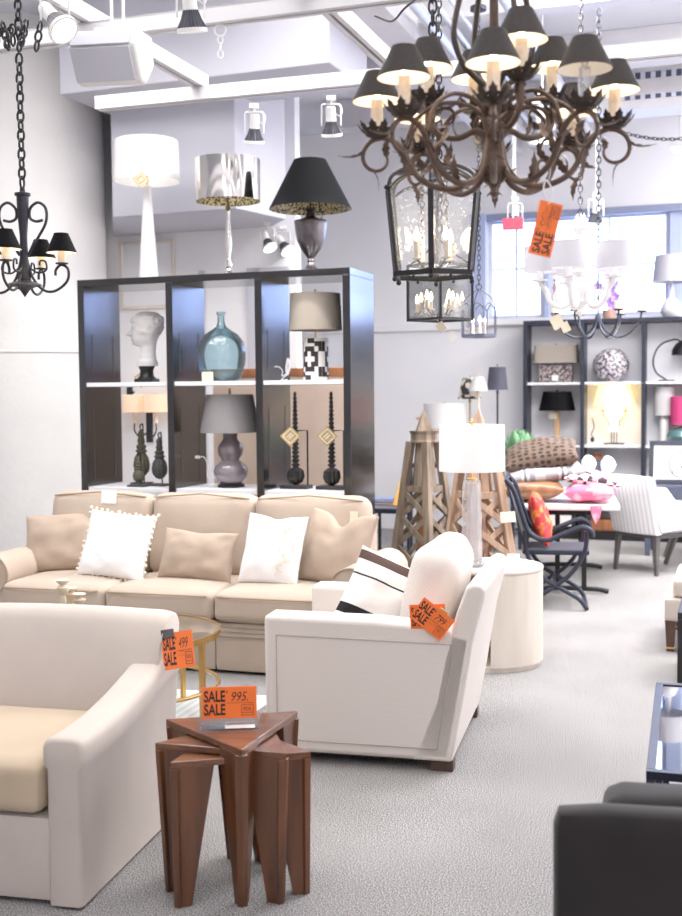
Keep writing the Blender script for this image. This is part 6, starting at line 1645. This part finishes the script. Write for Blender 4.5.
for px, pyc, yl, lb in ((588.5, 464, .95, 'white knobbly ball on a thin stick, nearer the polka dot pillow'), (608, 465, .80, 'white knobbly ball on a thin stick, nearer the striped dining chair')):
    p = tat(px, .7405, yl); zc = P(px, pyc, p.y).z - .7405
    t = thing('topiary_ball', lb, 'ornament', p, 0, 'white topiary balls')
    m = MB(); m.lathe([(.0, 0), (.05, 0), (.05, .015), (.0, .018)], 16); obj('foot', m, 'wceramic', t)
    m = MB(); m.tube([(0, 0, .015), (0, 0, zc)], .008, 8); obj('stick', m, 'wceramic', t)
    m = MB(); m.ball((0, 0, zc), .062, 20, 14, (1, 1, 1.25))
    for i, v in enumerate(m.v): m.v[i] = v + noise.noise_vector(v * 30) * .010
    obj('ball', m, 'whitec', t)

# ------------------------------------------------------------------ black campaign armchair with red pillow
BC = XZ(520, 0, 8.85); BC.z = 0
t = thing('armchair', 'black metal sling armchair with curved crossed legs in front of the folding table', 'armchair', BC, R(-10))
def BL(x, y, z): return V((x, y, z))
for y in (-.27, .27):
    m = MB(); m.tube(spline([BL(-.10, y, .98), BL(-.04, y, .90), BL(.02, y, .72), BL(.08, y, .58), BL(.20, y, .53), BL(.34, y, .585), BL(.46, y, .63), BL(.53, y, .60), BL(.535, y, .56)], 7), .019, 8, flat=1.0); obj('arm', m, 'navy', t)
    m = MB(); m.tube(spline([BL(.50, y, .60), BL(.48, y, .45), BL(.38, y, .28), BL(.20, y, .14), BL(.02, y, .02)], 7), .017, 8); obj('leg', m, 'navy', t)
    m = MB(); m.tube(spline([BL(.04, y, .60), BL(.06, y, .42), BL(.16, y, .26), BL(.32, y, .16), BL(.44, y, .09), BL(.50, y, .015)], 7), .017, 8); obj('leg', m, 'navy', t)
m = MB(); m.tube([(.02, -.27, .02), (.02, .27, .02)], .013, 8); m.tube([(.50, -.27, .02), (.50, .27, .02)], .013, 8); m.tube([(.26, -.27, .19), (.26, .27, .19)], .013, 8); m.tube([(-.10, -.27, .97), (-.10, .27, .97)], .015, 8); obj('cross_bar', m, 'navy', t)
m = MB(); m.soft((.27, 0, .435), (.50, .52, .045), .018, (0, 0, -.01), n=6); obj('seat', m, 'navyfab', t)
m = MB()
for sg in (0,):
    m.grid(lambda u, v: V((.03 - .13 * v + .03 * math.sin(PI * u), -.26 + .52 * u, .47 + .48 * v)), 6, 6)
    m.grid(lambda u, v: V((.045 - .13 * v + .03 * math.sin(PI * u), -.26 + .52 * u, .47 + .48 * v)), 6, 6)
obj('backrest', m, 'navyfab', t)
o = weld(obj('throw_pillow', pillow_mb(.46, .40, .14, 31, .06), 'redprint')); o.matrix_world = Matrix.Translation(BC) @ Matrix.Rotation(R(-10), 4, 'Z') @ frame_mat((.155, 0, .665), (0, 1, 0), (-.30, 0, 1)); tag(o, 'red and orange print pillow propped in the black sling armchair', 'pillow')

# ------------------------------------------------------------------ striped dining chair
C0 = F(617, 569, 0); C1 = F(658, 576, 0); dv = C1 - C0; cw = dv.length; cxd = dv.normalized(); cyd = V((-cxd.y, cxd.x, 0)); cang = math.atan2(cxd.y, cxd.x)
t = thing('dining_chair', 'white and grey striped upholstered dining chair seen from behind with dark legs', 'chair', C0, cang)
m = MB()
def cback(u, v, off):
    x = -.02 + (cw + .04) * u; bow = .05 * (1 - (2 * u - 1) ** 2)
    return V((x + (.02 * (2 * u - 1)) * v, -.03 + .0 - .12 * v - bow * .6 + off, .36 + .53 * v - .012 * (2 * u - 1) ** 2 * v))
g = MB(); nu = 10; nv = 8
A_ = [[cback(i / nu, j / nv, -.01) for i in range(nu + 1)] for j in range(nv + 1)]; B_ = [[cback(i / nu, j / nv, .07) for i in range(nu + 1)] for j in range(nv + 1)]
vs = [p for r in A_ for p in r] + [p for r in B_ for p in r]; o_ = (nu + 1) * (nv + 1); fs = []
for j in range(nv):
    for i in range(nu):
        k = j * (nu + 1) + i; fs.append([k, k + 1, k + nu + 2, k + nu + 1]); fs.append([o_ + k, o_ + k + nu + 1, o_ + k + nu + 2, o_ + k + 1])
rim = [i for i in range(nu + 1)] + [j * (nu + 1) + nu for j in range(1, nv + 1)] + [nv * (nu + 1) + i for i in range(nu - 1, -1, -1)] + [j * (nu + 1) for j in range(nv - 1, 0, -1)]
for q in range(len(rim)): a, b = rim[q], rim[(q + 1) % len(rim)]; fs.append([a, o_ + a, o_ + b, b])
g.add(vs, fs); obj('backrest', g, 'pstripex', t, bevel=.012, seg=3)
for x in (-.01, cw + .01):
    m = MB(); m.extr([(x - .035, -.10, .80), (x - .035, .06, .78), (x - .035, .18, .66), (x - .035, .36, .62), (x - .035, .50, .60), (x - .035, .52, .40), (x - .035, .0, .38), (x - .035, -.06, .5)], (.07, 0, 0)); obj('arm', m, 'pstripex', t, bevel=.015, seg=3)
m = MB(); m.soft((cw / 2, .27, .40), (cw - .07, .50, .12), .03, (0, 0, .02), n=8); obj('seat', m, 'pstripex', t)
m = MB(); m.bx(.0, cw, -.02, .50, .325, .36); obj('seat_frame', m, 'greywood', t, bevel=.004, smooth=False)
for x, y, dx_, dy_ in ((.02, .0, -.02, -.02), (cw - .02, .0, .02, -.02), (.02, .47, -.01, .02), (cw - .02, .47, .01, .02)):
    m = MB(); a, b = V((x, y, .34)), V((x + dx_, y + dy_, 0)); hw, lw = .024, .015
    m.hexa([b + V((sx * lw, sy * lw, 0)) for sx, sy in ((-1, -1), (1, -1), (1, 1), (-1, 1))], [a + V((sx * hw, sy * hw, 0)) for sx, sy in ((-1, -1), (1, -1), (1, 1), (-1, 1))]); obj('leg', m, 'greywood', t, bevel=.003)
# dark curved chair at the view edge
p = F(690, 566, 0); p.z = 0
t = thing('curved_chair', 'dark bent-frame chair cut by the view edge beside the striped dining chair', 'chair', p, R(-15))
for y in (0, .50):
    m = MB(); m.tube(spline([(-.22, y, 0.012), (-.17, y, .16), (-.10, y, .33), (.02, y, .48), (.20, y, .58), (.40, y, .60)], 7), .022, 8); obj('curved_leg', m, 'greywood', t)
    m = MB(); m.tube(spline([(.50, y, 0.012), (.46, y, .2), (.42, y, .42), (.40, y, .60), (.46, y, .86)], 7), .02, 8); obj('back_leg', m, 'greywood', t)
m = MB(); m.soft((.18, .25, .42), (.46, .50, .05), .02, n=6); obj('seat', m, 'greywood', t)
m = MB(); m.soft((.455, .25, .78), (.03, .50, .18), .012, n=6); obj('back_rail', m, 'greywood', t)
# desk with framed drawing
DK = XZ(645, .70, 11.35)
t = thing('desk', 'blue-grey lacquered desk holding a framed drawing behind the striped dining chair', 'desk', (DK.x, DK.y, 0), -TH)
m = MB(); m.bx(0, 1.2, 0, .5, .66, .70); obj('desktop', m, 'bluegrey', t, bevel=.004)
for x in (0, 1.15):
    for y in (0, .45): m = MB(); m.bx(x, x + .05, y, y + .05, 0, .66); obj('leg', m, 'bluegrey', t, bevel=.003, smooth=False)
m = MB(); m.bx(.2, 1.0, .0, .48, .56, .66); dr_ = obj('drawer', m, 'bluegrey', t, bevel=.004); m = MB(); m.ball((.6, -.015, .61), .014, 10, 7); obj('knob', m, 'gold', dr_)
fp = V((DK.x, DK.y, .7005)) + E * .02 + N * .22
t = thing('framed_drawing', 'black framed ink drawing with wide white mat leaning on the blue-grey desk', 'picture', fp, -TH)
w_, h_ = .85, .44; T_ = Matrix.Rotation(R(-14), 4, 'X')
m = MB()
for b_ in ((0, .045, 0, h_), (w_ - .045, w_, 0, h_), (.045, w_ - .045, h_ - .045, h_), (.045, w_ - .045, 0, .045)): m.bx(b_[0], b_[1], -.015, .015, b_[2], b_[3], T=T_)
obj('frame', m, 'navy', t, bevel=.004, smooth=False)
m = MB(); m.bx(.045, w_ - .045, .0, .006, .045, h_ - .045, T=T_); sh_ = obj('drawing_sheet', m, 'art', t, smooth=False)
m = MB(); m.tube([T_ @ V((.30 + .10 * math.cos(R(k * 12)), -.002, .20 + .13 * math.sin(R(k * 12)))) for k in range(26)], .005, 5); m.ball(T_ @ V((.36, -.002, .17)), .05, 12, 8, (1, .06, 1.1)); m.tube(spline([T_ @ V(q) for q in ((.22, -.002, .10), (.30, -.002, .24), (.38, -.002, .28), (.44, -.002, .22))], 6), .004, 5); obj('ink_drawing', m, 'ink', sh_)
